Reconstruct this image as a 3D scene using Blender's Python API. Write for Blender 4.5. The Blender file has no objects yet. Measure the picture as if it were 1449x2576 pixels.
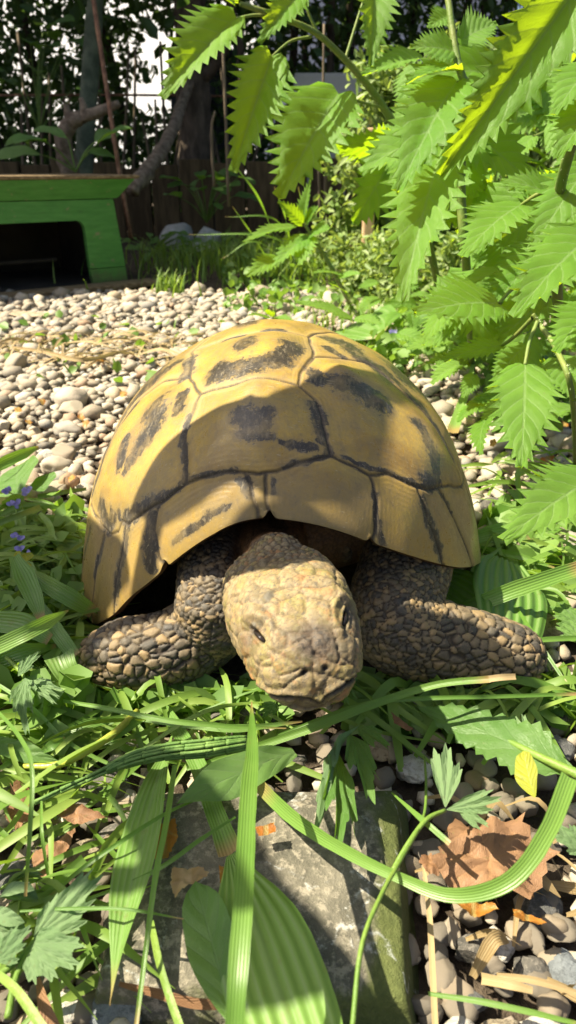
import bpy, bmesh, math, random
import numpy as np
from mathutils import Vector, Matrix, noise

random.seed(7)
RNG = np.random.default_rng(11)
SC = bpy.context.scene
COL = SC.collection

# ------------------------------------------------------------------ camera
CAM_H = 0.22
PITCH = math.radians(25.7)
FPX, PCX, PCY = 1805.0, 724.5, 1288.0          # focal length and centre on a 1449 x 2576 picture
cam_data = bpy.data.cameras.new('camera')
cam = bpy.data.objects.new('camera', cam_data)
COL.objects.link(cam)
SC.camera = cam
cam.location = (0, 0, CAM_H)
cam.rotation_euler = (math.pi / 2 - PITCH, 0, 0)
cam_data.sensor_fit = 'VERTICAL'
cam_data.sensor_height = 36.0
cam_data.lens = 36.0 * FPX / 2576.0
cam_data.clip_start = 0.01
cam_data.clip_end = 400
cam_data.dof.use_dof = True
cam_data.dof.focus_distance = 0.30
cam_data.dof.aperture_fstop = 22.0

# ------------------------------------------------------------------ light
SUN = Vector((-0.55, -0.02, 0.835)).normalized()     # towards the sun
world = bpy.data.worlds.new('World')
SC.world = world
world.use_nodes = True
wn = world.node_tree
wn.nodes.clear()
sky = wn.nodes.new('ShaderNodeTexSky')
sky.sky_type = 'NISHITA'
sky.sun_disc = False
sky.sun_elevation = math.asin(SUN.z)
sky.sun_rotation = math.atan2(SUN.x, SUN.y)
sky.air_density = 0.8
sky.dust_density = 3.5
bg = wn.nodes.new('ShaderNodeBackground')
bg.inputs['Strength'].default_value = 0.06
wo = wn.nodes.new('ShaderNodeOutputWorld')
wn.links.new(sky.outputs[0], bg.inputs['Color'])
wn.links.new(bg.outputs[0], wo.inputs['Surface'])
sun_data = bpy.data.lights.new('sun', 'SUN')
sun_data.energy = 5.0
sun_data.angle = math.radians(0.53)
sun_data.color = (1.0, 0.90, 0.70)
sun = bpy.data.objects.new('sun', sun_data)
COL.objects.link(sun)
sun.rotation_euler = SUN.to_track_quat('Z', 'Y').to_euler()
SC.view_settings.view_transform = 'Standard'
SC.view_settings.look = 'None'
SC.view_settings.gamma = 1.0
SC.view_settings.use_curve_mapping = False
SC.view_settings.exposure = 1.55
SC.cycles.max_bounces = 8
SC.cycles.transparent_max_bounces = 8

# ------------------------------------------------------------------ helpers
CP, SP = math.cos(PITCH), math.sin(PITCH)
def ray(px, py):
    a = (px - PCX) / FPX
    b = -(py - PCY) / FPX
    return Vector((a, CP + b * SP, -SP + b * CP))
def G(px, py, z=0.0):                     # the point of the place seen at px, py at height z
    d = ray(px, py)
    t = (z - CAM_H) / d.z
    return Vector((0, 0, CAM_H)) + d * t
def D(px, py, depth):
    return Vector((0, 0, CAM_H)) + ray(px, py) * depth
def Yp(px, py, y):
    d = ray(px, py)
    return Vector((0, 0, CAM_H)) + d * (y / d.y)
def depth_of(p):
    return p.y * CP - (p.z - CAM_H) * SP
def ss(a, b, x):
    t = np.clip((x - a) / (b - a), 0, 1)
    return t * t * (3 - 2 * t)

def mesh_data(name, V, Fc, mat, smooth=True, attrs=None):
    me = bpy.data.meshes.new(name)
    V = np.asarray(V, dtype=np.float32).reshape(-1, 3)
    if isinstance(Fc, np.ndarray):
        nf, k = Fc.shape
        me.vertices.add(len(V)); me.vertices.foreach_set('co', V.ravel())
        me.loops.add(nf * k); me.loops.foreach_set('vertex_index', Fc.astype(np.int32).ravel())
        me.polygons.add(nf)
        me.polygons.foreach_set('loop_start', np.arange(0, nf * k, k, dtype=np.int32))
        me.polygons.foreach_set('loop_total', np.full(nf, k, dtype=np.int32))
        me.update(calc_edges=True)
        me.validate()
    else:
        me.from_pydata([tuple(v) for v in V.tolist()], [], Fc)
        me.update()
    if smooth:
        me.polygons.foreach_set('use_smooth', np.ones(len(me.polygons), dtype=bool))
    if attrs:
        for k, a in attrs.items():
            a = np.asarray(a, dtype=np.float32)
            if a.ndim == 1:
                at = me.attributes.new(k, 'FLOAT', 'POINT'); at.data.foreach_set('value', a)
            else:
                at = me.attributes.new(k, 'FLOAT_VECTOR', 'POINT'); at.data.foreach_set('vector', a.ravel())
    if mat is not None:
        me.materials.append(mat)
    return me
def link(name, me, parent=None, label=None, cat=None, group=None, kind=None, loc=None):
    o = bpy.data.objects.new(name, me)
    COL.objects.link(o)
    if parent is not None: o.parent = parent
    if loc is not None: o.location = loc
    tag(o, label, cat, group, kind)
    return o
def tag(o, label=None, cat=None, group=None, kind=None):
    if label: o['label'] = label
    if cat: o['category'] = cat
    if group: o['group'] = group
    if kind: o['kind'] = kind
    return o
def mk(name, V, Fc, mat, parent=None, label=None, cat=None, group=None, kind=None, smooth=True, attrs=None, loc=None):
    if loc is not None:
        V = np.asarray(V, dtype=np.float64).reshape(-1, 3) - np.array(loc)
    return link(name, mesh_data(name, V, Fc, mat, smooth, attrs), parent, label, cat, group, kind, loc)
def empty(name, loc, label=None, cat=None, group=None):
    return link(name, None, None, label, cat, group, None, loc)
def part(name, V, Fc, mat, parent, smooth=True, attrs=None, label=None, kind=None):
    V = np.asarray(V, dtype=np.float64).reshape(-1, 3) - np.array(wloc(parent))
    return link(name, mesh_data(name, V, Fc, mat, smooth, attrs), parent, label, None, None, kind)
def wloc(o):
    l = Vector(o.location)
    while o.parent is not None:
        o = o.parent; l = l + Vector(o.location)
    return l

def catmull(pts, n):
    P = np.asarray([tuple(p) for p in pts], dtype=float)
    if len(P) == 2:
        t = np.linspace(0, 1, n)[:, None]
        return P[0] * (1 - t) + P[1] * t
    Q = np.vstack([2 * P[0] - P[1], P, 2 * P[-1] - P[-2]])
    out = []
    for s in np.linspace(0, len(P) - 1, n):
        i = min(int(s), len(P) - 2); t = s - i
        a, b, c, d = Q[i], Q[i + 1], Q[i + 2], Q[i + 3]
        out.append(.5 * (2 * b + (c - a) * t + (2 * a - 5 * b + 4 * c - d) * t * t + (3 * b - a - 3 * c + d) * t ** 3))
    return np.array(out)
def grid_faces(nu, nv, wrap=False):
    i, j = np.meshgrid(np.arange(nu - 1), np.arange(nv if wrap else nv - 1), indexing='ij')
    j2 = (j + 1) % nv
    return np.stack([i * nv + j, i * nv + j2, (i + 1) * nv + j2, (i + 1) * nv + j], -1).reshape(-1, 4)
def tube(pts, radii, n=24, k=8, cap=True, bump=0.0):
    P = catmull(pts, n)
    R = np.interp(np.linspace(0, 1, n), np.linspace(0, 1, len(radii)), radii)
    T = np.gradient(P, axis=0); T /= np.linalg.norm(T, axis=1)[:, None] + 1e-9
    up = np.array([0.13, .31, .94]); V = []
    a = np.cross(T[0], up); a /= np.linalg.norm(a) + 1e-9
    for i in range(n):
        a = a - T[i] * a.dot(T[i]); a /= np.linalg.norm(a) + 1e-9
        b = np.cross(T[i], a)
        for j in range(k):
            w = 2 * math.pi * j / k
            rr = R[i] * (1 + bump * noise.noise(Vector(P[i] * 60) + Vector((math.cos(w), math.sin(w), 0)) * 1.5)) if bump else R[i]
            V.append(P[i] + (a * math.cos(w) + b * math.sin(w)) * rr)
    Fc = [tuple(f) for f in grid_faces(n, k, True).tolist()]
    if cap:
        Fc.append(tuple(range(k - 1, -1, -1))); Fc.append(tuple(range((n - 1) * k, n * k)))
    return np.array(V), Fc
def join(parts):
    V = []; Fc = []; o = 0
    for v, f in parts:
        V.append(np.asarray(v)); f = f.tolist() if isinstance(f, np.ndarray) else f
        Fc += [tuple(i + o for i in q) for q in f]; o += len(v)
    return np.vstack(V), Fc
def box(x0, x1, y0, y1, z0, z1):
    V = [(x, y, z) for x in (x0, x1) for y in (y0, y1) for z in (z0, z1)]
    return np.array(V, float), [(0, 1, 3, 2), (4, 6, 7, 5), (0, 4, 5, 1), (2, 3, 7, 6), (0, 2, 6, 4), (1, 5, 7, 3)]
def bevel_mesh(V, Fc, w, seg=2, jit=0.0):
    bm = bmesh.new()
    vs = [bm.verts.new(tuple(v)) for v in V]
    for f in Fc: bm.faces.new([vs[i] for i in f])
    bmesh.ops.bevel(bm, geom=list(bm.edges), offset=w, segments=seg, profile=.6, affect='EDGES', clamp_overlap=True)
    bm.verts.ensure_lookup_table(); bm.normal_update()
    V2 = np.array([tuple(v.co) for v in bm.verts]); F2 = [tuple(v.index for v in f.verts) for f in bm.faces]
    bm.verts.index_update()
    F2 = [tuple(v.index for v in f.verts) for f in bm.faces]
    bm.free()
    return V2, F2

# ------------------------------------------------------------------ materials
def new_mat(name):
    m = bpy.data.materials.new(name); m.use_nodes = True
    m.node_tree.nodes.clear()
    return m, m.node_tree
def nd(nt, t, ins=None, **props):
    n = nt.nodes.new('ShaderNode' + t)
    for k, v in props.items(): setattr(n, k, v)
    for k, v in (ins or {}).items():
        if isinstance(v, bpy.types.NodeSocket): nt.links.new(v, n.inputs[k])
        else:
            s = n.inputs[k]
            if s.type == 'RGBA' and len(v) == 3: v = (*v, 1)
            s.default_value = v
    return n
def mth(nt, op, a, b=None, c=None, clamp=False):
    ins = {0: a}
    if b is not None: ins[1] = b
    if c is not None: ins[2] = c
    return nd(nt, 'Math', ins, operation=op, use_clamp=clamp).outputs[0]
def mixc(nt, f, a, b, blend='MIX'):
    return nd(nt, 'Mix', {0: f, 6: a, 7: b}, data_type='RGBA', blend_type=blend).outputs[2]
def mapr(nt, v, a, b, c=0.0, d=1.0, smooth=True):
    return nd(nt, 'MapRange', {0: v, 1: a, 2: b, 3: c, 4: d}, interpolation_type='SMOOTHSTEP' if smooth else 'LINEAR').outputs[0]
def ramp(nt, f, stops):
    n = nd(nt, 'ValToRGB', {0: f}); e = n.color_ramp.elements
    while len(e) < len(stops): e.new(.5)
    for el, (p, c) in zip(e, stops): el.position = p; el.color = (*c, 1)
    return n.outputs[0]
def attr(nt, name, out='Fac'): return nd(nt, 'Attribute', attribute_name=name).outputs[out]
def obco(nt): return nd(nt, 'TexCoord').outputs['Object']
def noi(nt, scale, detail=4, rough=.55, co=None, dist=0.0, out='Fac'):
    return nd(nt, 'TexNoise', {'Vector': co if co is not None else obco(nt), 'Scale': scale, 'Detail': detail, 'Roughness': rough, 'Distortion': dist}).outputs[out]
def bump(nt, h, strength=.3, dist=.001, nrm=None):
    ins = {'Strength': strength, 'Distance': dist, 'Height': h}
    if nrm is not None: ins['Normal'] = nrm
    return nd(nt, 'Bump', ins).outputs[0]
def finish(nt, sh):
    nt.links.new(sh, nd(nt, 'OutputMaterial').inputs['Surface'])
def princ(nt, **k):
    names = {'color': 'Base Color', 'rough': 'Roughness', 'normal': 'Normal', 'spec': 'Specular IOR Level', 'sss': 'Subsurface Weight', 'sheen': 'Sheen Weight', 'metal': 'Metallic', 'coat': 'Coat Weight'}
    return nd(nt, 'BsdfPrincipled', {names[a]: b for a, b in k.items()}).outputs[0]

def leaf_mat(name, c1, c2, tc, trans=.45, rough=.45, spec=.5, veins='pin', nv=7.0, slope=.75, vstr=.5, pale=(.35, .5, .2), blotch=0.0, tip=0.0):
    """leaf: luv attribute holds (lateral -1..1, along 0..1)"""
    m, nt = new_mat(name)
    luv = attr(nt, 'luv', 'Vector'); sp = nd(nt, 'SeparateXYZ', {0: luv}); u, v = sp.outputs[0], sp.outputs[1]
    au = mth(nt, 'ABSOLUTE', u)
    rnd = nd(nt, 'ObjectInfo').outputs['Random']
    big = noi(nt, 55, 3); fine = noi(nt, 900, 2)
    base = mixc(nt, mapr(nt, mth(nt, 'ADD', mth(nt, 'MULTIPLY', big, .6), mth(nt, 'MULTIPLY', rnd, .5)), .25, .85), c1, c2)
    tcol = mixc(nt, rnd, tc, tuple(x * y for x, y in zip(tc, (.8, .95, .8))))
    if veins == 'pin':
        ph = mth(nt, 'SUBTRACT', mth(nt, 'MULTIPLY', v, nv), mth(nt, 'MULTIPLY', au, slope * nv * .35))
        d = mth(nt, 'ABSOLUTE', mth(nt, 'SUBTRACT', mth(nt, 'FRACT', ph), .5))
        lat = mapr(nt, d, .0, .11, 1, 0)
        puff = mapr(nt, d, 0, .5)
        mid = mapr(nt, au, .015, .06, 1, 0)
        vein = mth(nt, 'MAXIMUM', mth(nt, 'MULTIPLY', lat, .75), mid)
        net = nd(nt, 'TexVoronoi', {'Vector': luv, 'Scale': 34.0}, feature='DISTANCE_TO_EDGE').outputs[0]
        netv = mapr(nt, net, 0, .12, 1, 0)
        hgt = mth(nt, 'SUBTRACT', mth(nt, 'ADD', puff, mth(nt, 'MULTIPLY', fine, .15)), mth(nt, 'ADD', mth(nt, 'MULTIPLY', netv, .25), mth(nt, 'MULTIPLY', vein, .4)))
    elif veins == 'par':
        w = mth(nt, 'SINE', mth(nt, 'MULTIPLY', u, nv * 6.283))
        mid = mapr(nt, au, .03, .12, 1, 0)
        vein = mth(nt, 'MAXIMUM', mapr(nt, w, .55, 1.0), mth(nt, 'MULTIPLY', mid, .8))
        hgt = mth(nt, 'ADD', w, mth(nt, 'MULTIPLY', fine, .4))
    else:
        vein = mapr(nt, au, .02, .1, 1, 0)
        hgt = fine
    col = mixc(nt, mth(nt, 'MULTIPLY', vein, vstr), base, pale)
    if blotch:
        bl = mapr(nt, noi(nt, 130, 4, .7), .58, .66)
        col = mixc(nt, mth(nt, 'MULTIPLY', bl, blotch), col, (.16, .10, .03))
    tcol2 = mixc(nt, mth(nt, 'MULTIPLY', vein, .45), tcol, tuple(x * .55 for x in tc))
    if tip:
        tf = mapr(nt, mth(nt, 'ADD', v, mth(nt, 'MULTIPLY', big, .12)), 1.0 - tip, 1.06)
        col = mixc(nt, tf, col, (.34, .24, .09)); tcol2 = mixc(nt, tf, tcol2, (.4, .28, .08))
    spot = mapr(nt, noi(nt, 420, 3, .6), .66, .72, 0, .5)
    col = mixc(nt, spot, col, (.16, .15, .05))
    nrm = bump(nt, hgt, .22 if veins == 'par' else .55, .0007)
    p = princ(nt, color=col, rough=rough, spec=spec, normal=nrm)
    t = nd(nt, 'BsdfTranslucent', {'Color': tcol2, 'Normal': nrm}).outputs[0]
    finish(nt, nd(nt, 'MixShader', {0: trans, 1: p, 2: t}).outputs[0])
    return m

def plain_mat(name, c1, c2, scale=20, rough=.8, spec=.3, bstr=.4, bdist=.002, detail=6, grain=None, rnd=0.0):
    m, nt = new_mat(name)
    co = obco(nt)
    if grain: co = nd(nt, 'Mapping', {'Vector': co, 'Scale': grain}).outputs[0]
    n = noi(nt, scale, detail, .6, co)
    f = mapr(nt, n, .3, .7)
    if rnd:
        r = nd(nt, 'ObjectInfo').outputs['Random']
        f = mth(nt, 'ADD', f, mth(nt, 'MULTIPLY', mth(nt, 'SUBTRACT', r, .5), rnd), clamp=True)
    finish(nt, princ(nt, color=mixc(nt, f, c1, c2), rough=rough, spec=spec, normal=bump(nt, noi(nt, scale * 4, 5, .65, co), bstr, bdist)))
    return m

# ------------------------------------------------------------------ tortoise: shell
TX, TY = -0.0041, 0.3789
tortoise = empty('tortoise', (TX, TY, 0), 'tortoise with domed yellow and black shell facing the camera, head raised', 'tortoise')
SH = dict(yaw=-0.0342, roll=-0.0067, pitch=-0.0049, af=0.1169, ab=0.13, b=0.1087, H=0.1451, e1=1.1289, e2=0.9146, n=2.3604, zf=0.0919, zl=0.0097, zr=0.0503, zs=0.0211, apx=-0.0015)
def shell_pt(q, th):
    k = SH
    s, c = np.sin(th), np.cos(th)
    a = np.where(c > 0, k['af'], k['ab'])
    R = ((np.abs(s) / k['b']) ** k['n'] + (np.abs(c) / a) ** k['n']) ** (-1 / k['n'])
    r = np.sin(np.clip(q, 1e-5, 1) * np.pi / 2) ** k['e1']; h = np.abs(np.cos(np.clip(q, 0, 1) * np.pi / 2)) ** k['e2']
    fl = np.clip((q - .8) / .2, 0, 1) ** 2 * .035
    x = R * (r + fl) * s + k['apx'] * h; y = -R * (r + fl) * c
    ab = np.abs((th + np.pi) % (2 * np.pi) - np.pi)
    side = np.where(s < 0, k['zl'], k['zr'])
    t = np.clip(ab / np.radians(55), 0, 1); t = t * t * (3 - 2 * t)
    zr = k['zf'] + (side - k['zf']) * t
    t = np.clip((ab - np.radians(55)) / np.radians(60), 0, 1); t = t * t * (3 - 2 * t)
    zr = zr + (k['zs'] - side) * t - np.where(s > 0, .017, .0) * np.exp(-((ab - np.radians(72)) / np.radians(20)) ** 2)
    z = zr + (k['H'] - zr) * h
    x, z = x * np.cos(k['roll']) + z * np.sin(k['roll']), -x * np.sin(k['roll']) + z * np.cos(k['roll'])
    y, z = y * np.cos(k['pitch']) - z * np.sin(k['pitch']), y * np.sin(k['pitch']) + z * np.cos(k['pitch'])
    x, y = x * np.cos(k['yaw']) - y * np.sin(k['yaw']), x * np.sin(k['yaw']) + y * np.cos(k['yaw'])
    return np.stack([x + TX, y + TY, z], -1)
def shell_uv(U, V):
    U, V = np.asarray(U, float), np.asarray(V, float)
    return shell_pt(np.hypot(U, V), np.arctan2(U, -V))

MARG = [(-.745, -.221), (-.70, -.33), (-.618, -.452), (-.545, -.575), (-.50, -.615), (-.475, -.60), (-.45, -.645), (-.319, -.715), (-.238, -.730), (-.088, -.800), (-.02, -.825), (.031, -.815), (.10, -.765), (.182, -.700), (.241, -.702), (.298, -.708), (.349, -.665), (.422, -.645), (.49, -.61), (.55, -.53), (.655, -.425), (.73, -.25), (.77, 0), (.75, .28), (.60, .55), (.33, .73), (0, .80), (-.33, .73), (-.60, .55), (-.76, .28), (-.775, 0), (-.745, -.221)]
SEAMS = [
    MARG,
    [(-.192, -.385), (-.217, -.473), (-.231, -.567), (-.228, -.65), (-.238, -.730)],
    [(.084, -.431), (.136, -.482), (.150, -.54), (.155, -.596), (.182, -.700)],
    [(-.192, -.385), (-.093, -.417), (.025, -.423), (.084, -.431)],
    [(-.305, .0), (-.275, -.10), (-.249, -.235), (-.192, -.385)],
    [(.116, -.091), (.122, -.25), (.085, -.37), (.084, -.431)],
    [(-.305, .0), (-.183, -.045), (-.038, -.095), (.116, -.091)],
    [(-.249, -.235), (-.358, -.163), (-.503, -.095), (-.65, -.11), (-.757, -.17)],
    [(.096, -.345), (.125, -.25), (.201, -.205), (.309, -.160), (.42, -.19), (.54, -.25), (.62, -.34), (.665, -.41)],
    [(-.305, 0), (-.23, .14), (-.29, .29), (-.20, .43), (-.22, .56), (-.17, .67), (-.20, .775)],
    [(.116, -.091), (.21, .12), (.25, .29), (.17, .43), (.22, .56), (.16, .67), (.20, .775)],
    [(-.29, .29), (0, .26), (.25, .29)], [(-.22, .56), (0, .54), (.22, .56)],
    [(-.23, .14), (-.5, .17), (-.775, .12)], [(.21, .12), (.5, .15), (.765, .1)],
    [(-.20, .43), (-.45, .5), (-.62, .535)], [(.17, .43), (.45, .5), (.62, .535)],
    [(-.060, -.812), (-.045, -.87), (-.020, -1.02)], [(.003, -.82), (.000, -.9), (.012, -1.02)],
    [(.298, -.708), (.33, -.775), (.345, -.85), (.36, -.96)],
    [(.448, -.635), (.518, -.707), (.66, -.80)],
    [(.535, -.555), (.66, -.589), (.83, -.62)],
    [(-.33, -.712), (-.361, -.787), (-.365, -.88), (-.36, -.96)],
    [(-.464, -.633), (-.507, -.702), (-.62, -.83)],
    [(-.575, -.535), (-.682, -.595), (-.80, -.64)],
]
for az in (-68, -88, -108, -128, -148, -166, 68, 86, 106, 126, 148, 166):
    a = math.radians(az)
    SEAMS.append([(.66 * math.sin(a) if abs(az) < 70 else .72 * math.sin(a), -.72 * math.cos(a)), (1.03 * math.sin(a), -1.03 * math.cos(a))])
# resample with a slight natural wander
SEAM_UV = []
for i, s in enumerate(SEAMS):
    s = np.array(s, float); L = np.r_[0, np.cumsum(np.hypot(*np.diff(s, axis=0).T))]
    t = np.linspace(0, L[-1], max(6, int(L[-1] / .006)))
    u, v = np.interp(t, L, s[:, 0]), np.interp(t, L, s[:, 1])
    for j in range(len(t)):
        w = min(j, len(t) - 1 - j, 6) / 6
        u[j] += w * .006 * noise.noise(Vector((u[j] * 16, v[j] * 16, i * 1.0)))
        v[j] += w * .006 * noise.noise(Vector((u[j] * 16, v[j] * 16, i + 50.0)))
    SEAM_UV.append(np.stack([u, v], -1))
allseam = np.vstack(SEAM_UV)
# label the plates: flood fill on a raster of the unrolled shell
RN = 440
lab = np.zeros((RN, RN), int)
def cell(u, v): return ((np.asarray(u) + 1.1) / 2.2 * RN).astype(int), ((np.asarray(v) + 1.1) / 2.2 * RN).astype(int)
ci, cj = cell(allseam[:, 0], allseam[:, 1])
for di in (-1, 0, 1):
    for dj in (-1, 0, 1): lab[np.clip(ci + di, 0, RN - 1), np.clip(cj + dj, 0, RN - 1)] = -1
gu = (np.arange(RN) + .5) / RN * 2.2 - 1.1
out_disc = np.hypot(*np.meshgrid(gu, gu, indexing='ij')) > 1.03
lab[out_disc] = -2
nl = 0; sizes = {}
for i in range(RN):
    for j in range(RN):
        if lab[i, j] == 0:
            nl += 1; st = [(i, j)]; lab[i, j] = nl; c = 0
            while st:
                a, b = st.pop(); c += 1
                for e, f in ((a + 1, b), (a - 1, b), (a, b + 1), (a, b - 1)):
                    if 0 <= e < RN and 0 <= f < RN and lab[e, f] == 0: lab[e, f] = nl; st.append((e, f))
            sizes[nl] = c
for k, c in sizes.items():
    if c < 150: lab[lab == k] = -1
for _ in range(14):
    m = lab < 0
    if not m.any(): break
    for ax, sh in ((0, 1), (0, -1), (1, 1), (1, -1)):
        r = np.roll(lab, sh, ax); fill = (lab < 0) & (r > 0); lab[fill] = r[fill]

NQ, NT = 250, 760
qv = np.linspace(0.004, 1, NQ)
# more columns at the front than at the back
tt = np.linspace(-1, 1, NT, endpoint=False); thv = np.pi * (0.62 * tt + .38 * tt ** 3)
Qg, Tg = np.meshgrid(qv, thv, indexing='ij')
Pg = shell_pt(Qg, Tg)
dq = shell_pt(np.minimum(Qg + .002, 1), Tg) - shell_pt(Qg - .002, Tg)
dt = shell_pt(Qg, Tg + .002) - shell_pt(Qg, Tg - .002)
Ng = np.cross(dq, dt); Ng /= np.linalg.norm(Ng, axis=-1)[..., None] + 1e-12
if (Ng[20] * np.array([0, 0, 1])).sum() < 0: Ng = -Ng
Ug, Vg = Qg * np.sin(Tg), -Qg * np.cos(Tg)
from mathutils import kdtree
S3 = shell_uv(allseam[:, 0], allseam[:, 1])
kd = kdtree.KDTree(len(S3))
for i, s in enumerate(S3): kd.insert(s, i)
kd.balance()
flat = Pg.reshape(-1, 3)
sd = np.array([kd.find(p)[2] for p in flat.tolist()]).reshape(Qg.shape)
wob = np.array([noise.noise(Vector((p[0] * 38, p[1] * 38, p[2] * 38))) for p in flat.tolist()]).reshape(Qg.shape)
margin = ss(.76, .84, Qg)
disp = .0013 * ss(0, .020, sd) * (1 - .6 * margin) - .0009 * np.exp(-(sd / .0008) ** 2)
disp += .00006 * np.sin(sd * 2900 + wob * 6) * np.exp(-sd / .009) * ss(.0008, .002, sd)       # growth rings beside the seams
disp += .0012 * wob
# the raised knobs seen on the first plates
for (u0, v0, r, a) in ((-.03, -.45, .05, .0016), (.20, -.31, .045, .0024), (.31, -.39, .03, .0016), (-.32, -.30, .05, .0022), (-.05, -.2, .09, .0016), (.05, -.72, .05, -.0006)):
    disp += a * np.exp(-(((Ug - u0) ** 2 + (Vg - v0) ** 2) / r ** 2))
disp += .0016 * np.exp(-((Ug + .005) / .03) ** 2) * ss(-.70, -.9, Vg) * 0
Pd = Pg + Ng * disp[..., None]
# notch beside the nuchal plate and nicks in the rim
rim_nick = ss(.965, 1, Qg) * (.0035 * np.exp(-((Ug - .012) / .014) ** 2) * (Vg < 0) + .0035 * np.exp(-((Ug + .36) / .012) ** 2) * (Vg < 0) + .002 * np.exp(-((Ug - .35) / .012) ** 2) * (Vg < 0) + .0012 * np.maximum(0, wob))
Pd[..., 2] += rim_nick
STROKES = [
    ([(-.066, -.565), (-.055, -.60), (-.030, -.665)], .026), ([(-.012, -.575), (-.016, -.673)], .020), ([(-.06, -.66), (.0, -.675)], .018),
    ([(.125, -.50), (.150, -.58), (.160, -.64), (.172, -.69)], .016), ([(.05, -.69), (.12, -.685)], .016), ([(-.23, -.72), (-.09, -.785)], .009), ([(.05, -.79), (.1, -.755), (.18, -.70)], .007), ([(-.222, -.46), (-.228, -.56), (-.232, -.70)], .008),
    ([(-.155, -.30), (-.14, -.335), (-.1, -.345), (-.03, -.362), (.025, -.335), (.056, -.27), (.06, -.22)], .026), ([(-.080, -.19), (-.076, -.215)], .026),
    ([(-.105, .05), (-.10, .09)], .03), ([(-.03, -.085), (.03, -.085)], .012), ([(-.18, -.06), (-.10, -.085)], .010),
    ([(-.345, -.31), (-.335, -.37), (-.355, -.40)], .036), ([(-.36, -.40), (-.42, -.45)], .022), ([(-.445, -.33), (-.46, -.40)], .02), ([(-.25, -.40), (-.245, -.33)], .014),
    ([(-.32, -.695), (-.40, -.655), (-.46, -.61)], .021), ([(-.24, -.715), (-.32, -.70)], .012), ([(-.28, -.10), (-.26, -.22)], .018),
    ([(.13, -.345), (.135, -.39)], .02), ([(.19, -.385), (.25, -.375), (.31, -.39)], .034), ([(.26, -.34), (.30, -.36)], .016),
    ([(.44, -.38), (.50, -.46), (.52, -.52), (.47, -.585)], .022), ([(.22, -.69), (.30, -.695), (.36, -.65), (.45, -.615)], .008),
    ([(.20, -.05), (.27, -.13), (.34, -.18)], .034), ([(.36, -.12), (.5, -.2), (.6, -.3)], .02), ([(.17, -.17), (.21, -.20)], .012),
    ([(-.35, -.08), (-.5, -.05), (-.62, -.07)], .026), ([(-.5, -.14), (-.62, -.2), (-.68, -.3)], .016), ([(-.59, -.42), (-.56, -.50), (-.52, -.55)], .02), ([(-.48, -.55), (-.49, -.585)], .008),
    ([(-.070, -.83), (-.060, -.90)], .014), ([(.475, -.66), (.53, -.715), (.60, -.77)], .017), ([(.54, -.56), (.62, -.58)], .008), ([(.33, -.76), (.36, -.84), (.38, -.90)], .010), ([(.012, -.84), (.016, -.9)], .006),
    ([(-.355, -.72), (-.38, -.80), (-.385, -.9)], .014), ([(-.455, -.65), (-.51, -.71), (-.56, -.77)], .02), ([(-.58, -.55), (-.68, -.60)], .012), ([(-.13, -.93), (-.30, -.89)], .012), ([(-.70, -.42), (-.8, -.45)], .012),
    ([(0, .4), (.02, .46)], .07), ([(-.5, .3), (-.55, .36)], .08), ([(.5, .3), (.55, .36)], .08), ([(0, .66), (0, .7)], .06), ([(.45, -.02), (.5, .05)], .06), ([(-.45, .02), (-.5, .08)], .05),
]
dark = np.full(Qg.shape, -1.0)
def _w(f, o): return np.array([noise.noise(Vector((p[0] * f + o, p[1] * f, p[2] * f))) for p in flat.tolist()]).reshape(Qg.shape)
Uw = Ug + .022 * _w(70, 0) + .012 * _w(230, 5); Vw = Vg + .022 * _w(70, 20) + .012 * _w(230, 31)
for pts, r in STROKES:
    r = r * 1.25
    pts = np.array(pts)
    for a, b in zip(pts[:-1], pts[1:]):
        ab = b - a; t = np.clip(((Uw - a[0]) * ab[0] + (Vw - a[1]) * ab[1]) / (ab @ ab + 1e-9), 0, 1)
        d = np.hypot(Uw - a[0] - t * ab[0], Vw - a[1] - t * ab[1])
        dark = np.maximum(dark, (r - d) / (.75 * r))

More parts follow.
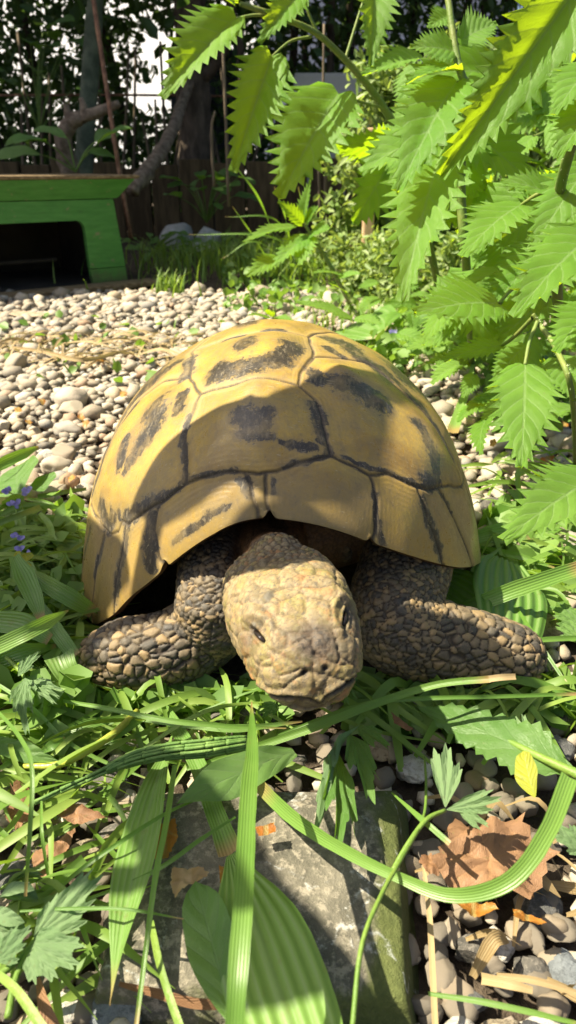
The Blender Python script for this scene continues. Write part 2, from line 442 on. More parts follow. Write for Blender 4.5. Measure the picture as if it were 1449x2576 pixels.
def shell_material():
    m, nt = new_mat('horn')
    dk = attr(nt, 'dark'); sm = attr(nt, 'seam'); mg = attr(nt, 'margin')
    co = obco(nt)
    streak = noi(nt, 260, 6, .75, co, .6); speck = noi(nt, 1100, 4, .7, co); blot = noi(nt, 42, 5, .6, co)
    fibre = nd(nt, 'TexNoise', {'Vector': nd(nt, 'Mapping', {'Vector': co, 'Scale': (1, .35, .35), 'Rotation': (.3, .2, .5)}).outputs[0], 'Scale': 700.0, 'Detail': 5.0, 'Roughness': .7}).outputs[0]
    base = ramp(nt, blot, [(.25, (.16, .10, .025)), (.40, (.27, .165, .030)), (.52, (.38, .245, .038)), (.64, (.44, .295, .048)), (.78, (.30, .23, .09))])
    lg = noi(nt, 17, 4, .6, co, .4)
    base = mixc(nt, mapr(nt, lg, .42, .66, 0, .55), base, (.21, .175, .06))
    base = mixc(nt, mth(nt, 'MULTIPLY', mg, .45), base, (.25, .165, .06))
    base = mixc(nt, mapr(nt, fibre, .42, .70, 0, .3), base, (.46, .31, .08))
    base = mixc(nt, mapr(nt, streak, .60, .72, 0, .55), base, (.12, .07, .03))
    # grey wear beside the dark marks
    f = mth(nt, 'ADD', dk, mth(nt, 'MULTIPLY', mth(nt, 'SUBTRACT', mth(nt, 'ADD', mth(nt, 'MULTIPLY', streak, .65), mth(nt, 'MULTIPLY', fibre, .35)), .5), 5.5))
    msk = mth(nt, 'MULTIPLY', mapr(nt, f, -.22, .22), mapr(nt, noi(nt, 95, 5, .7, co), .32, .56, .45, 1))
    halo = mapr(nt, f, -2.0, .1, 0, .6)
    base = mixc(nt, halo, base, (.16, .125, .07))
    dcol = mixc(nt, mapr(nt, fibre, .5, .68, 0, .8), (.022, .020, .017), (.16, .135, .09))
    col = mixc(nt, mth(nt, 'MULTIPLY', msk, .93), base, dcol)
    col = mixc(nt, mth(nt, 'MULTIPLY', mapr(nt, sm, .0003, .0014, 1, 0), mapr(nt, blot, .35, .6, .45, .95)), col, (.035, .026, .016))
    col = mixc(nt, mapr(nt, speck, .58, .70, 0, .22), col, (.40, .33, .18))
    scr = nd(nt, 'TexNoise', {'Vector': nd(nt, 'Mapping', {'Vector': co, 'Scale': (.12, 1, .5), 'Rotation': (.2, .9, .7)}).outputs[0], 'Scale': 1500.0, 'Detail': 3.0}).outputs[0]
    col = mixc(nt, mapr(nt, scr, .66, .72, 0, .5), col, (.42, .35, .22))
    nrm = bump(nt, mth(nt, 'ADD', mth(nt, 'MULTIPLY', fibre, .6), mth(nt, 'MULTIPLY', speck, .5)), .28, .0006)
    finish(nt, princ(nt, color=col, rough=mth(nt, 'ADD', mapr(nt, streak, .3, .7, .25, .42), mapr(nt, sm, .001, .006, .35, 0)), spec=.55, normal=nrm))
    return m
M_horn = shell_material()
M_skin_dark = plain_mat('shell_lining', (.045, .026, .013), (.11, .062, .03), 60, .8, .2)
shell = link('shell', None, tortoise)
Fq = grid_faces(NQ, NT, True)
fc_u = Ug.ravel()[Fq].mean(1); fc_v = Vg.ravel()[Fq].mean(1)
li, lj = cell(fc_u, fc_v); fl = lab[np.clip(li, 0, RN - 1), np.clip(lj, 0, RN - 1)]
# close the very top
PV = Pd.reshape(-1, 3)
for k in sorted(set(fl.tolist())):
    if k < 1: continue
    fs = Fq[fl == k]
    used, inv = np.unique(fs, return_inverse=True)
    part('scute', PV[used], inv.reshape(-1, 4), M_horn, shell, attrs=dict(dark=dark.ravel()[used], seam=sd.ravel()[used], margin=margin.ravel()[used]))
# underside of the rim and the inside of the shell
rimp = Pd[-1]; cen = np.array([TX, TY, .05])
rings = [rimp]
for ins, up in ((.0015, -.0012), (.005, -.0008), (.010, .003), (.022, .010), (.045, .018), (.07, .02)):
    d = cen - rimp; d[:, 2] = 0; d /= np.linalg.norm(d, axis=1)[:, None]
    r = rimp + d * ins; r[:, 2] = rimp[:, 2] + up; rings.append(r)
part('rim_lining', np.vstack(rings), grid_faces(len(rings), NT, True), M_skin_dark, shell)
th = np.linspace(0, 2 * np.pi, 48, endpoint=False)
pl = [np.stack([TX + .072 * r * np.sin(th), TY + .100 * r * np.cos(th) + .004, .010 + .010 * r ** 4 + 0 * th], -1) for r in (.02, .4, .7, .9, 1.0)]
M_plas = plain_mat('plastron_horn', (.10, .07, .03), (.25, .18, .08), 40, .6, .4)
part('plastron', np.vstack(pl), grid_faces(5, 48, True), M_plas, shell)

# ------------------------------------------------------------------ tortoise: body, one continuous skin
def loft(st, n=40, ex=2.4):
    """st rows: y, halfwidth, ztop, zbot  -> closed loft along +y in local space"""
    st = np.array(st, float); ys = np.linspace(0, 1, n); k = np.linspace(0, 1, len(st))
    C = catmull(st, n); V = []; K = 40
    for y, w, zt, zb in C:
        w = max(w, 1e-4)
        for j in range(K):
            a = 2 * math.pi * j / K; c, s = math.cos(a), math.sin(a)
            cx = math.copysign(abs(c) ** (2 / ex), c) * w
            mz, hz = (zt + zb) / 2, (zt - zb) / 2
            V.append((cx, y, mz + math.copysign(abs(s) ** (2 / ex), s) * hz))
    Fc = [tuple(f) for f in grid_faces(n, K, True).tolist()]
    Fc += [tuple(range(K - 1, -1, -1)), tuple(range((n - 1) * K, n * K))]
    return np.array(V), Fc
HEAD_ST = [(-.060, .0150, .005, -.016), (-.048, .0210, .0145, -.0175), (-.030, .0248, .0190, -.0188), (-.010, .0256, .0200, -.0192), (.004, .0242, .0190, -.0190), (.014, .0228, .0165, -.0192), (.022, .0204, .0130, -.0198), (.029, .0182, .0086, -.0202), (.034, .0152, .0030, -.0202), (.0368, .0112, -.0020, -.0186), (.0380, .0044, -.0070, -.0135)]
HYAW, HPITCH, HROLL = math.radians(11), math.radians(-9), math.radians(6)
HSC = .885
HC = D(738, 1560, .250)
hm = Matrix.Translation(HC) @ Matrix.Rotation(HYAW, 4, 'Z') @ Matrix.Rotation(math.pi, 4, 'Z') @ Matrix.Rotation(-HPITCH, 4, 'X') @ Matrix.Rotation(HROLL, 4, 'Y') @ Matrix.Scale(HSC, 4)
hmi = np.array(hm.inverted())
def to_world(V): return np.c_[V, np.ones(len(V))] @ np.array(hm).T[:, :3]
hv, hf = loft(HEAD_ST); hv = to_world(hv)
neck_a = hm @ Vector((0, -.030, -.003))
NECK = [neck_a, D(700, 1424, .284), D(686, 1404, .308), Vector((-.008, .335, .055)), Vector((-.006, .37, .052))]
pieces = [(hv, hf)]
pieces.append(tube(NECK, [.0150, .0125, .0130, .020, .03], 24, 20))
LEGL = [Vector((-.035, .335, .060)), G(545, 1500, .048), G(525, 1575, .030), G(430, 1632, .0235), G(315, 1648, .0215), G(240, 1665, .0150)]
LEGR = [Vector((.045, .335, .062)), Vector((.058, .308, .050)), G(985, 1560, .034), G(1085, 1610, .026), G(1200, 1637, .021), G(1290, 1660, .0165), G(1330, 1690, .011)]
pieces.append(tube(LEGL, [.020, .0178, .0178, .0175, .0165, .0120], 30, 24))
pieces.append(tube(LEGR, [.028, .0225, .0205, .0192, .0178, .0162, .0110], 34, 24))
for s in (-1, 1):
    pieces.append(tube([(TX + s * .05, .44, .05), (TX + s * .075, .46, .035), (TX + s * .085, .475, .012)], [.03, .024, .018], 12, 16))
# trunk
tv = []; 
for i, a in enumerate(np.linspace(-math.pi / 2, math.pi / 2, 20)):
    for b in np.linspace(0, 2 * math.pi, 32, endpoint=False):
        tv.append((TX + .088 * math.cos(a) * math.sin(b), TY + .015 + .098 * math.cos(a) * math.cos(b), .056 + .040 * math.sin(a)))
pieces.append((np.array(tv), grid_faces(20, 32, True)))
bv, bf = join(pieces)
tmp = bpy.data.objects.new('tmp_body', mesh_data('tmp_body', bv, bf, None)); COL.objects.link(tmp)
md = tmp.modifiers.new('r', 'REMESH'); md.mode = 'VOXEL'; md.voxel_size = .00066; md.adaptivity = 0
md2 = tmp.modifiers.new('s', 'SMOOTH'); md2.factor = .5; md2.iterations = 10
dg = bpy.context.evaluated_depsgraph_get()
ev = tmp.evaluated_get(dg).to_mesh()
nvb = len(ev.vertices)
BV = np.empty(nvb * 3, np.float32); ev.vertices.foreach_get('co', BV); BV = BV.reshape(-1, 3).astype(float)
BN = np.empty(nvb * 3, np.float32); ev.vertices.foreach_get('normal', BN); BN = BN.reshape(-1, 3).astype(float)
BF = [tuple(p.vertices) for p in ev.polygons]
tmp.evaluated_get(dg).to_mesh_clear()
bpy.data.objects.remove(tmp)
HL = np.c_[BV, np.ones(nvb)] @ hmi.T; HL = HL[:, :3]          # head-local coordinates
NL = BN @ hmi[:3, :3].T
def seg_dist(P, pts):
    best = np.full(len(P), 9.); par = np.zeros(len(P)); pts = np.array([tuple(p) for p in pts])
    for i, (a, b) in enumerate(zip(pts[:-1], pts[1:])):
        ab = b - a; t = np.clip((P - a) @ ab / (ab @ ab), 0, 1); d = np.linalg.norm(P - a - t[:, None] * ab, axis=1)
        u = d < best; best[u] = d[u]; par[u] = i + t[u]
    return best, par
dL, parL = seg_dist(BV, LEGL); dR, parR = seg_dist(BV, LEGR)
head_w = ss(-.056, -.044, HL[:, 1]) * ss(.045, .035, np.abs(HL[:, 0])) * ss(.05, .04, np.abs(HL[:, 2]))
leg_w = np.maximum(ss(.030, .024, dL) * ss(.4, .9, parL), ss(.032, .026, dR) * ss(.5, 1.1, parR)) * (1 - head_w)
dN, _pn = seg_dist(BV, NECK); leg_w *= ss(.014, .020, dN)
leg_fore = np.maximum(ss(1.6, 3.0, parL) * (dL < .03), ss(2.0, 3.6, parR) * (dR < .03))
def voro(P, s, jit=0.0):
    n = len(P); f1 = np.ones(n); f2 = np.ones(n); cid = np.zeros(n)
    for i, (x, y, z) in enumerate((P * s).tolist()):
        d, pt = noise.voronoi(Vector((x, y, z)))
        f1[i] = d[0]; f2[i] = d[1]
        q = pt[0]; cid[i] = abs(math.sin(q.x * 12.9898 + q.y * 78.233 + q.z * 37.719) * 43758.5453) % 1.0
    return f1, f2, cid
disp = np.zeros(nvb); groove = np.zeros(nvb); cellr = np.full(nvb, .5)
# limbs: cobbled scales, larger towards the foot
mk_ = leg_w > .01
idx = np.where(mk_)[0]
for sc_, sel, amp in ((228., leg_fore[idx] > .5, .0011), (350., leg_fore[idx] <= .5, .0008)):
    ii = idx[sel]
    f1, f2, c = voro(BV[ii] * np.array([.85, 1, 1.1]), sc_)
    e = f2 - f1
    dome = ss(.01, .13, e) + .40 * ss(.05, .6, e)
    disp[ii] += amp * (dome - .55) * leg_w[ii]; groove[ii] = np.maximum(groove[ii], (1 - ss(.015, .11, e)) * leg_w[ii]); cellr[ii] = c
# head: small beads at the back, broad plates in front
ih = np.where(head_w > .01)[0]
fr = ss(-.016, -.004, HL[ih, 1] + .006 * np.abs(HL[ih, 0]) / .02)
f1, f2, c = voro(HL[ih] * np.array([1, .8, 1]), 330.)
e = f2 - f1; disp[ih] += .00085 * (ss(0, .45, e) - .5) * (1 - fr) * head_w[ih]; groove[ih] = np.maximum(groove[ih], 1.0 * (1 - ss(.03, .2, e)) * (1 - fr)); cellr[ih] = c
f1, f2, c2 = voro(HL[ih] + np.array([.003, 0.001, 0]), 105.)
e = f2 - f1; disp[ih] += (.00050 * ss(0, .30, e) - .0005 * (1 - ss(0, .05, e))) * fr * head_w[ih]; groove[ih] = np.maximum(groove[ih], .75 * (1 - ss(.010, .045, e)) * fr)
f1, f2, c3 = voro(HL[ih] * np.array([1, .7, 1]) + .01, 330.)
groove[ih] = np.maximum(groove[ih], .45 * (1 - ss(.02, .12, f2 - f1)) * fr)
disp[ih] += .00022 * (ss(0, .4, f2 - f1) - .5) * fr
cellr[ih] = np.where(fr > .5, .6 * c2 + .4 * c3, cellr[ih])
# brow, eyes, nostrils, mouth (head-local)
hx, hy, hz = HL[:, 0], HL[:, 1], HL[:, 2]
hd = head_w
EYE = (.0168, .0212, .0080)
def eye_axes(s):
    n_ = np.array([s * .62, .36, .70]); n_ /= np.linalg.norm(n_)
    al = np.array([-s * .50, .66, -.42]); al -= n_ * n_.dot(al); al /= np.linalg.norm(al)
    return al, np.cross(n_, al) * (1 if np.cross(n_, al)[2] > 0 else -1), n_
slit = np.zeros(nvb); pit = np.zeros(nvb)
for s in (-1, 1):
    ex, ey, ez = s * EYE[0], EYE[1], EYE[2]
    # axes on the side of the face: along the slit (mostly forward and down) and across it
    al, ac, an = eye_axes(s)
    P = HL - np.array([ex, ey, ez]); pa = P @ al; pc = P @ ac; near = (np.linalg.norm(P, axis=1) < .012)
    rr = (pa / .0062) ** 2 + (pc / .0046) ** 2
    disp += near * hd * (-.0016 * np.exp(-rr) + .0010 * np.exp(-((np.sqrt(rr) - 1.35) / .35) ** 2) * (pc > 0))
    lid = np.exp(-((np.abs(pc) - .0016) / .0006) ** 2) * np.exp(-(pa / .0050) ** 4)
    disp += near * hd * .0011 * lid
    sl = np.exp(-(pc / (.0012 * np.sqrt(np.clip(1 - (pa / .0052) ** 2, .01, 1)))) ** 2) * (np.abs(pa) < .0052)
    slit = np.maximum(slit, near * sl); disp -= near * hd * .0012 * sl
    P = HL - np.array([s * .0038, .0370, -.0022]); g = np.exp(-((P ** 2).sum(1) / .0011 ** 2))
    pit = np.maximum(pit, g); disp -= .0016 * g * hd
mz = -.0112 - .0010 * np.cos(np.clip(hx, -.02, .02) * 240) * ss(.01, .03, hy) + .0030 * ss(.030, .012, hy) - .0028 * np.exp(-(hx / .0025) ** 2) * ss(.03, .036, hy)
mouth = np.exp(-((hz - mz) / .0009) ** 2) * ss(.004, .010, hy) * hd
gape = np.exp(-(((hx + .0135) / .0032) ** 2 + ((hz - mz) / .0013) ** 2)) * ss(.015, .022, hy) * hd
disp -= .0014 * mouth + .0026 * gape
lower = ss(.0, .0035, mz - hz) * ss(.012, .02, hy) * hd
disp -= .0012 * lower
disp += .0007 * np.exp(-((hz - mz - .0016) / .0011) ** 2) * ss(.01, .02, hy) * hd
disp += .0016 * np.exp(-((np.abs(hx) - .0155) / .0030) ** 2) * np.exp(-((hy - .010) / .010) ** 2) * ss(.006, .012, hz) * hd
disp -= .0011 * np.exp(-(hx / .0060) ** 2) * np.exp(-((hy - .018) / .010) ** 2) * (hz > 0) * hd
# loose skin of neck and armpits
sk = (1 - head_w) * (1 - leg_w)
wr = np.array([noise.noise(Vector((x * 140, y * 60, z * 220))) for x, y, z in BV.tolist()])
disp += .0014 * wr * sk * (dL < .05) + .0002 * wr * hd
f1, f2, c = voro(BV[sk > .3], 420.)
e = np.zeros(nvb); e[sk > .3] = 1 - ss(.02, .2, f2 - f1); groove = np.maximum(groove, .5 * e * sk); disp -= .0003 * e * sk
BV2 = BV + BN * disp[:, None]
def body_material():
    m, nt = new_mat('tortoise_skin')
    gr = attr(nt, 'groove'); ce = attr(nt, 'cellr'); hw = attr(nt, 'head_w'); lw = attr(nt, 'leg_w'); sl = attr(nt, 'slit')
    co = obco(nt); n1 = noi(nt, 150, 5, .65, co); n2 = noi(nt, 700, 5, .7, co, .5); n3 = noi(nt, 1600, 3, .7, co)
    cc = mth(nt, 'ADD', mth(nt, 'MULTIPLY', ce, .75), mth(nt, 'MULTIPLY', n1, .35))
    headc = ramp(nt, cc, [(.10, (.085, .08, .067)), (.28, (.17, .14, .08)), (.5, (.28, .21, .105)), (.72, (.22, .185, .066)), (.9, (.27, .155, .066))])
    headc = mixc(nt, mapr(nt, n2, .50, .64, 0, .8), headc, (.11, .095, .07))
    headc = mixc(nt, mapr(nt, n1, .54, .66, 0, .5), headc, (.36, .17, .06))
    legc = ramp(nt, cc, [(.12, (.048, .046, .042)), (.35, (.092, .076, .052)), (.6, (.15, .115, .068)), (.85, (.25, .175, .085))])
    legc = mixc(nt, mapr(nt, n2, .52, .7, 0, .45), legc, (.24, .175, .11))
    skin = mixc(nt, n1, (.11, .052, .02), (.22, .115, .045))
    col = mixc(nt, lw, skin, legc); col = mixc(nt, hw, col, headc)
    nosed = attr(nt, 'nose')
    col = mixc(nt, mth(nt, 'MULTIPLY', nosed, .95), col, mixc(nt, mapr(nt, n2, .4, .6), (.03, .026, .022), (.11, .085, .06)))
    gcol = mixc(nt, hw, (.030, .020, .013), (.075, .047, .025))
    col = mixc(nt, mth(nt, 'MULTIPLY', gr, .9), col, gcol)
    col = mixc(nt, sl, col, (.008, .006, .005))
    nrm = bump(nt, mth(nt, 'ADD', n2, mth(nt, 'MULTIPLY', n3, .7)), .45, .0006)
    finish(nt, princ(nt, color=col, rough=mapr(nt, n2, .3, .7, .48, .7), spec=.35, normal=nrm))
    return m
nose = 1.5 * np.exp(-(((hx + .002) / .0085) ** 2 + ((hy - .030) / .0080) ** 2 + ((hz - .0045) / .0075) ** 2)) * hd
nose = np.clip(nose, 0, 1); nose = np.maximum(nose, .9 * np.exp(-(((np.abs(hx) - .0185) / .004) ** 2 + ((hy - .0155) / .007) ** 2 + ((hz - .004) / .005) ** 2)) * hd)
M_body = body_material()
part('body', BV2, BF, M_body, tortoise, attrs=dict(groove=np.clip(groove, 0, 1), cellr=cellr, head_w=head_w, leg_w=leg_w, slit=np.clip(slit * 1.3 + pit * 1.6 + mouth * 1.0 + gape * 1.2, 0, 1), nose=nose))
def gloss_mat(name, c, r=.1):
    m, nt = new_mat(name); finish(nt, princ(nt, color=c, rough=r, spec=.6)); return m
M_eye = gloss_mat('eye', (.012, .008, .006), .08)
for s in (-1, 1):
    ev_ = []
    al, ac, an = eye_axes(s)
    c0 = np.array([s * EYE[0], EYE[1], EYE[2]]) - an * .0021
    for a in np.linspace(-math.pi / 2, math.pi / 2, 10):
        for b in np.linspace(0, 2 * math.pi, 16, endpoint=False):
            ev_.append(c0 + al * .0042 * math.cos(a) * math.cos(b) + ac * .0011 * math.cos(a) * math.sin(b) + an * .0022 * math.sin(a))
    part('eye', to_world(np.array(ev_)), grid_faces(10, 16, True), M_eye, tortoise)

# ------------------------------------------------------------------ plant builders
def frame(base, tip, nrm):
    Y = np.array(tip) - np.array(base); L = np.linalg.norm(Y); Y = Y / L
    N = np.array(nrm, float); N = N - Y * N.dot(Y)
    if np.linalg.norm(N) < 1e-4: N = np.array([0.3, -.2, 1.0]); N = N - Y * N.dot(Y)
    N /= np.linalg.norm(N)
    return L, np.cross(Y, N), Y, N
def place(x, y, z, base, tip, nrm, bend=0.0, roll=0.0):
    """leaf local coords with length 1 along y -> world; bend: arc angle towards -normal"""
    if abs(bend) > 1e-3:
        yy = np.sin(bend * y) / bend; zz = -(1 - np.cos(bend * y)) / bend
        ca = math.atan2(-(1 - math.cos(bend)) / bend, math.sin(bend) / bend); ch = math.hypot(math.sin(bend) / bend, (1 - math.cos(bend)) / bend)
        ny, nz = -np.sin(-bend * y), np.cos(-bend * y)
        yy, zz = yy + z * np.sin(bend * y), zz + z * np.cos(bend * y)
        c, s = math.cos(-ca), math.sin(-ca)
        yy, zz = (yy * c - zz * s) / ch, (yy * s + zz * c) / ch
    else: yy, zz = y, z
    L, X, Y, N = frame(base, tip, nrm)
    if roll:
        X, N = X * math.cos(roll) + N * math.sin(roll), -X * math.sin(roll) + N * math.cos(roll)
    return np.array(base)[None] + (x[:, None] * X + yy[:, None] * Y + zz[:, None] * N) * L

NET_V = [0, .03, .08, .15, .27, .40, .55, .70, .82, .92, 1.0]
NET_W = [.34, .62, .82, .95, 1.0, .95, .79, .56, .36, .17, .0]
def nettle_leaf(base, tip, wid, nrm, fold=.35, bend=.4, roll=0.0, teeth=12, seed=0):
    """wid = half width / length"""
    rs = np.random.default_rng(seed)
    us = [-1, -.72, -.45, -.2, 0, .2, .45, .72, 1]
    X = []; Yc = []; U = []; Vv = []
    stations = []
    for i in range(teeth):
        v = .0 + (i / teeth) ** .92 * .97
        v2 = ((i + 1) / teeth) ** .92 * .97
        dv = v2 - v
        stations.append((v, .70 + rs.normal() * .03, 0.0)); stations.append((v + .45 * dv, 1.08 + rs.normal() * .06, (.80 + rs.normal() * .12) * dv))
    stations.append((.985, .6, 0)); stations.append((1.0, 0.0, 0))
    for v, m, sh in stations:
        w = np.interp(v, NET_V, NET_W) * wid
        for u in us:
            k = m if abs(u) == 1 else (.5 * (m - 1) * max(0, abs(u) - .6) + 1) * (.97 if abs(u) > .6 else 1)
            x = u * w * k
            y = v + (sh if abs(u) == 1 else 0) + .22 * abs(x) * (1 - v) - (.10 * abs(u) * max(0, 1 - v / .12)) * wid * 2
            X.append(x); Yc.append(y); U.append(u); Vv.append(v)
    x = np.array(X); y = np.array(Yc); u = np.array(U); v = np.array(Vv)
    ph = v * 7 - np.abs(u) * 1.8
    z = np.abs(x) * math.tan(fold) * (1 - .35 * np.abs(u)) + .026 * (np.abs((ph % 1) - .5) - .25) * (np.abs(u) > .1)
    z += .02 * np.sin(v * 9 + rs.random() * 6) * np.abs(u) ** 2 + rs.normal(size=len(x)) * .003
    P = place(x, y, z, base, tip, nrm, bend, roll)
    return P, grid_faces(len(stations), len(us)), dict(luv=np.stack([u, v, 0 * u], -1))
def simple_leaf(base, tip, wid, nrm, prof, fold=.2, bend=.3, roll=0.0, wave=.0, k=7, n=16, seed=0, tooth=0.0, ribs=0):
    rs = np.random.default_rng(seed)
    vs = np.linspace(0, 1, n); us = np.linspace(-1, 1, k)
    w = np.interp(vs, np.linspace(0, 1, len(prof)), prof) * wid
    Vg_, Ug_ = np.meshgrid(vs, us, indexing='ij'); W = np.repeat(w[:, None], k, 1)
    W = W * (1 + tooth * (np.abs(Ug_) > .95) * np.where(np.arange(n)[:, None] % 2 == 0, 1, -1))
    x = (Ug_ * W).ravel(); y = Vg_.ravel()
    z = np.abs(x) * math.tan(fold) + wave * (np.sin(Vg_ * 13 + rs.random() * 6 + Ug_) * Ug_ ** 2).ravel() * wid
    if ribs: z = z + .030 * wid * np.cos(Ug_.ravel() * ribs * math.pi) * np.minimum(1, W.ravel() / (wid * .6))
    P = place(x, y, z, base, tip, nrm, bend, roll)
    return P, grid_faces(n, k), dict(luv=np.stack([Ug_.ravel(), Vg_.ravel(), 0 * x], -1))
PROF_LANCE = [.10, .16, .35, .62, .85, 1, 1, .92, .75, .5, .22, .0]
PROF_OVAL = [.05, .45, .75, .93, 1, .98, .9, .75, .52, .0]
PROF_GRASS = [.75, .9, 1, 1, .97, .9, .8, .65, .42, .0]
def lobed_leaf(base, tip, wid, nrm, lobes=5, fold=.15, bend=.3, roll=0.0, spread=2.3, seed=0, cut=.5, tooth=.10):
    """palmate leaf: base at the stalk, lobes fanned about the tip direction"""
    rs = np.random.default_rng(seed); na = 73; nr = 7
    a = np.linspace(-1, 1, na)
    ph = (a * .5 + .5) * lobes
    lob = np.abs(np.sin(np.pi * ph)) ** .55
    env = 1 - .42 * np.abs(a) ** 1.5
    fine = np.abs(((ph * 3) % 1) - .5) * 2
    R = env * ((1 - cut) + cut * lob) * (1 - tooth + tooth * fine) * (1 + .05 * rs.normal(size=na) * 0)
    R *= 1 + .12 * np.sin(ph * 2.1 + rs.random() * 6)
    A, Rr = np.meshgrid(a, np.linspace(0.02, 1, nr), indexing='xy')
    RR = Rr * R[None]
    ang = A * spread / 2
    x = (np.sin(ang) * RR * wid * 1.25).ravel(); y = (np.cos(ang) * RR).ravel()
    z = np.abs(x) * math.tan(fold) + (.035 * Rr ** 2 * np.cos(2 * np.pi * (A * .5 + .5) * lobes)).ravel() + .02 * np.sin(7 * y + rs.random() * 6)
    P = place(x, y, z, base, tip, nrm, bend, roll)
    u = ((((A * .5 + .5) * lobes) % 1) - .5) * 2
    return P, grid_faces(nr, na), dict(luv=np.stack([u.ravel() * Rr.ravel(), Rr.ravel(), 0 * x], -1))
def ribbon(pts, widths, n=26, up=(0, 0, 1), fold=.25, twist=0.0, k=5, twist0=0.0):
    P = catmull(pts, n); w = np.interp(np.linspace(0, 1, n), np.linspace(0, 1, len(widths)), widths)
    T = np.gradient(P, axis=0); T /= np.linalg.norm(T, axis=1)[:, None] + 1e-9
    us = np.linspace(-1, 1, k); V = []; luv = []; up = np.array(up, float)
    for i in range(n):
        S_ = np.cross(T[i], up); S_ /= np.linalg.norm(S_) + 1e-9; N = np.cross(S_, T[i])
        a = twist0 + twist * i / (n - 1)
        S2, N2 = S_ * math.cos(a) + N * math.sin(a), -S_ * math.sin(a) + N * math.cos(a)
        for u in us:
            jw = w[i] / 2 * (1 + (.10 * noise.noise(Vector((P[i][0] * 160, P[i][1] * 160, u * 3.7 + 9))) if abs(u) > .9 else 0))
            V.append(P[i] + S2 * u * jw + N2 * abs(u) * jw * fold * (1 + .5 * noise.noise(Vector((P[i][0] * 70, P[i][1] * 70, u))))); luv.append((u, i / (n - 1), 0))
    return np.array(V), grid_faces(n, k), dict(luv=np.array(luv))
def leaf_cloud(cent, size, rs, nrm_bias=(0, 0, .6), asp=.5):
    """many small rhombic leaves (6 vertices, 4 triangles) at the given centres"""
    n = len(cent); s = size * rs.uniform(.7, 1.25, n)
    d = rs.normal(size=(n, 3)); d /= np.linalg.norm(d, axis=1)[:, None]
    N = rs.normal(size=(n, 3)) * .8 + np.array(nrm_bias); N -= d * (N * d).sum(1)[:, None]; N /= np.linalg.norm(N, axis=1)[:, None] + 1e-9
    X = np.cross(d, N)
    loc = [(0, 0, 0), (.5, .32, .10), (.42, .68, .08), (0, 1, -.05), (-.42, .68, .08), (-.5, .32, .10)]
    V = np.stack([cent + (X * (a * asp) + d * (b - .5) + N * c) * s[:, None] for a, b, c in loc], 1)
    luv = np.tile(np.array([(a * 2, b, 0) for a, b, c in loc]), (n, 1))
    f = np.arange(n)[:, None] * 6
    F4 = np.concatenate([f + np.array([0, 1, 2, 3]), f + np.array([0, 3, 4, 5])], 0)
    return V.reshape(-1, 3), F4, dict(luv=luv, tint=np.repeat(rs.random(n), 6))

def rock(rad, seed, cuts=0, sub=3, rough=.16, fr=2.2):
    rs = np.random.default_rng(seed)
    bm = bmesh.new(); bmesh.ops.create_icosphere(bm, subdivisions=sub, radius=1)
    V = np.array([tuple(v.co) for v in bm.verts]); Fc = np.array([[v.index for v in f.verts] for f in bm.faces]); bm.free()
    o = rs.random(3) * 50
    d = np.array([noise.noise(Vector((v * fr + o).tolist())) + .4 * noise.noise(Vector((v * fr * 2.7 + o).tolist())) for v in V])
    V = V * (1 + rough * d)[:, None]
    for _ in range(cuts):
        n = rs.normal(size=3); n /= np.linalg.norm(n); h = rs.uniform(.45, .8)
        e = V @ n - h; V = V - np.where(e > 0, e * .97, 0)[:, None] * n
    if cuts:
        V += .05 * np.array([noise.fractal(Vector((v * 4 + o).tolist()), .9, 2.1, 4) for v in V])[:, None] * V
    return V * np.array(rad), Fc

# ------------------------------------------------------------------ leaf materials
M_nettle = leaf_mat('nettle_leaf', (.088, .215, .022), (.145, .285, .045), (.52, .70, .015), trans=.48, rough=.5, spec=.3, vstr=.5, pale=(.25, .38, .14))
M_stem_g = plain_mat('nettle_stem', (.10, .17, .03), (.17, .20, .045), 60, .55, .35)
M_stem_d = plain_mat('green_stalk', (.09, .17, .025), (.16, .24, .04), 50, .5, .35)
M_grass = leaf_mat('grass_blade', (.085, .19, .028), (.15, .275, .05), (.34, .54, .03), tip=.05, trans=.38, rough=.38, spec=.5, veins='par', nv=3, vstr=.12, pale=(.22, .36, .10))
M_plant = leaf_mat('plantain_leaf', (.10, .22, .035), (.17, .30, .065), (.36, .56, .05), trans=.38, rough=.42, spec=.5, veins='par', nv=3.5, vstr=.5, pale=(.27, .38, .15), blotch=.25, tip=.06)
M_broad = leaf_mat('broad_leaf', (.08, .18, .035), (.14, .25, .065), (.28, .5, .03), trans=.36, rough=.48, spec=.45, nv=5, vstr=.25, pale=(.20, .30, .13))
M_pale = leaf_mat('pale_hairy_leaf', (.14, .24, .10), (.20, .31, .14), (.30, .46, .10), trans=.36, rough=.6, spec=.4, nv=4, vstr=.3, pale=(.28, .38, .20))
M_dead = leaf_mat('dead_leaf', (.19, .10, .05), (.30, .17, .09), (.30, .15, .05), trans=.25, rough=.6, spec=.3, nv=7, vstr=.35, pale=(.36, .2, .09))
M_orange = leaf_mat('orange_dead_leaf', (.30, .10, .015), (.42, .18, .03), (.55, .22, .02), trans=.35, rough=.45, spec=.4, nv=6, vstr=.3)
M_straw = leaf_mat('dry_straw', (.27, .19, .085), (.38, .28, .14), (.4, .3, .12), trans=.25, rough=.6, spec=.3, veins='par', nv=3, vstr=.3, pale=(.6, .5, .3))
M_yellowleaf = leaf_mat('yellow_leaf', (.30, .34, .03), (.40, .42, .05), (.60, .60, .04), trans=.4, rough=.4, veins='pin', nv=6)
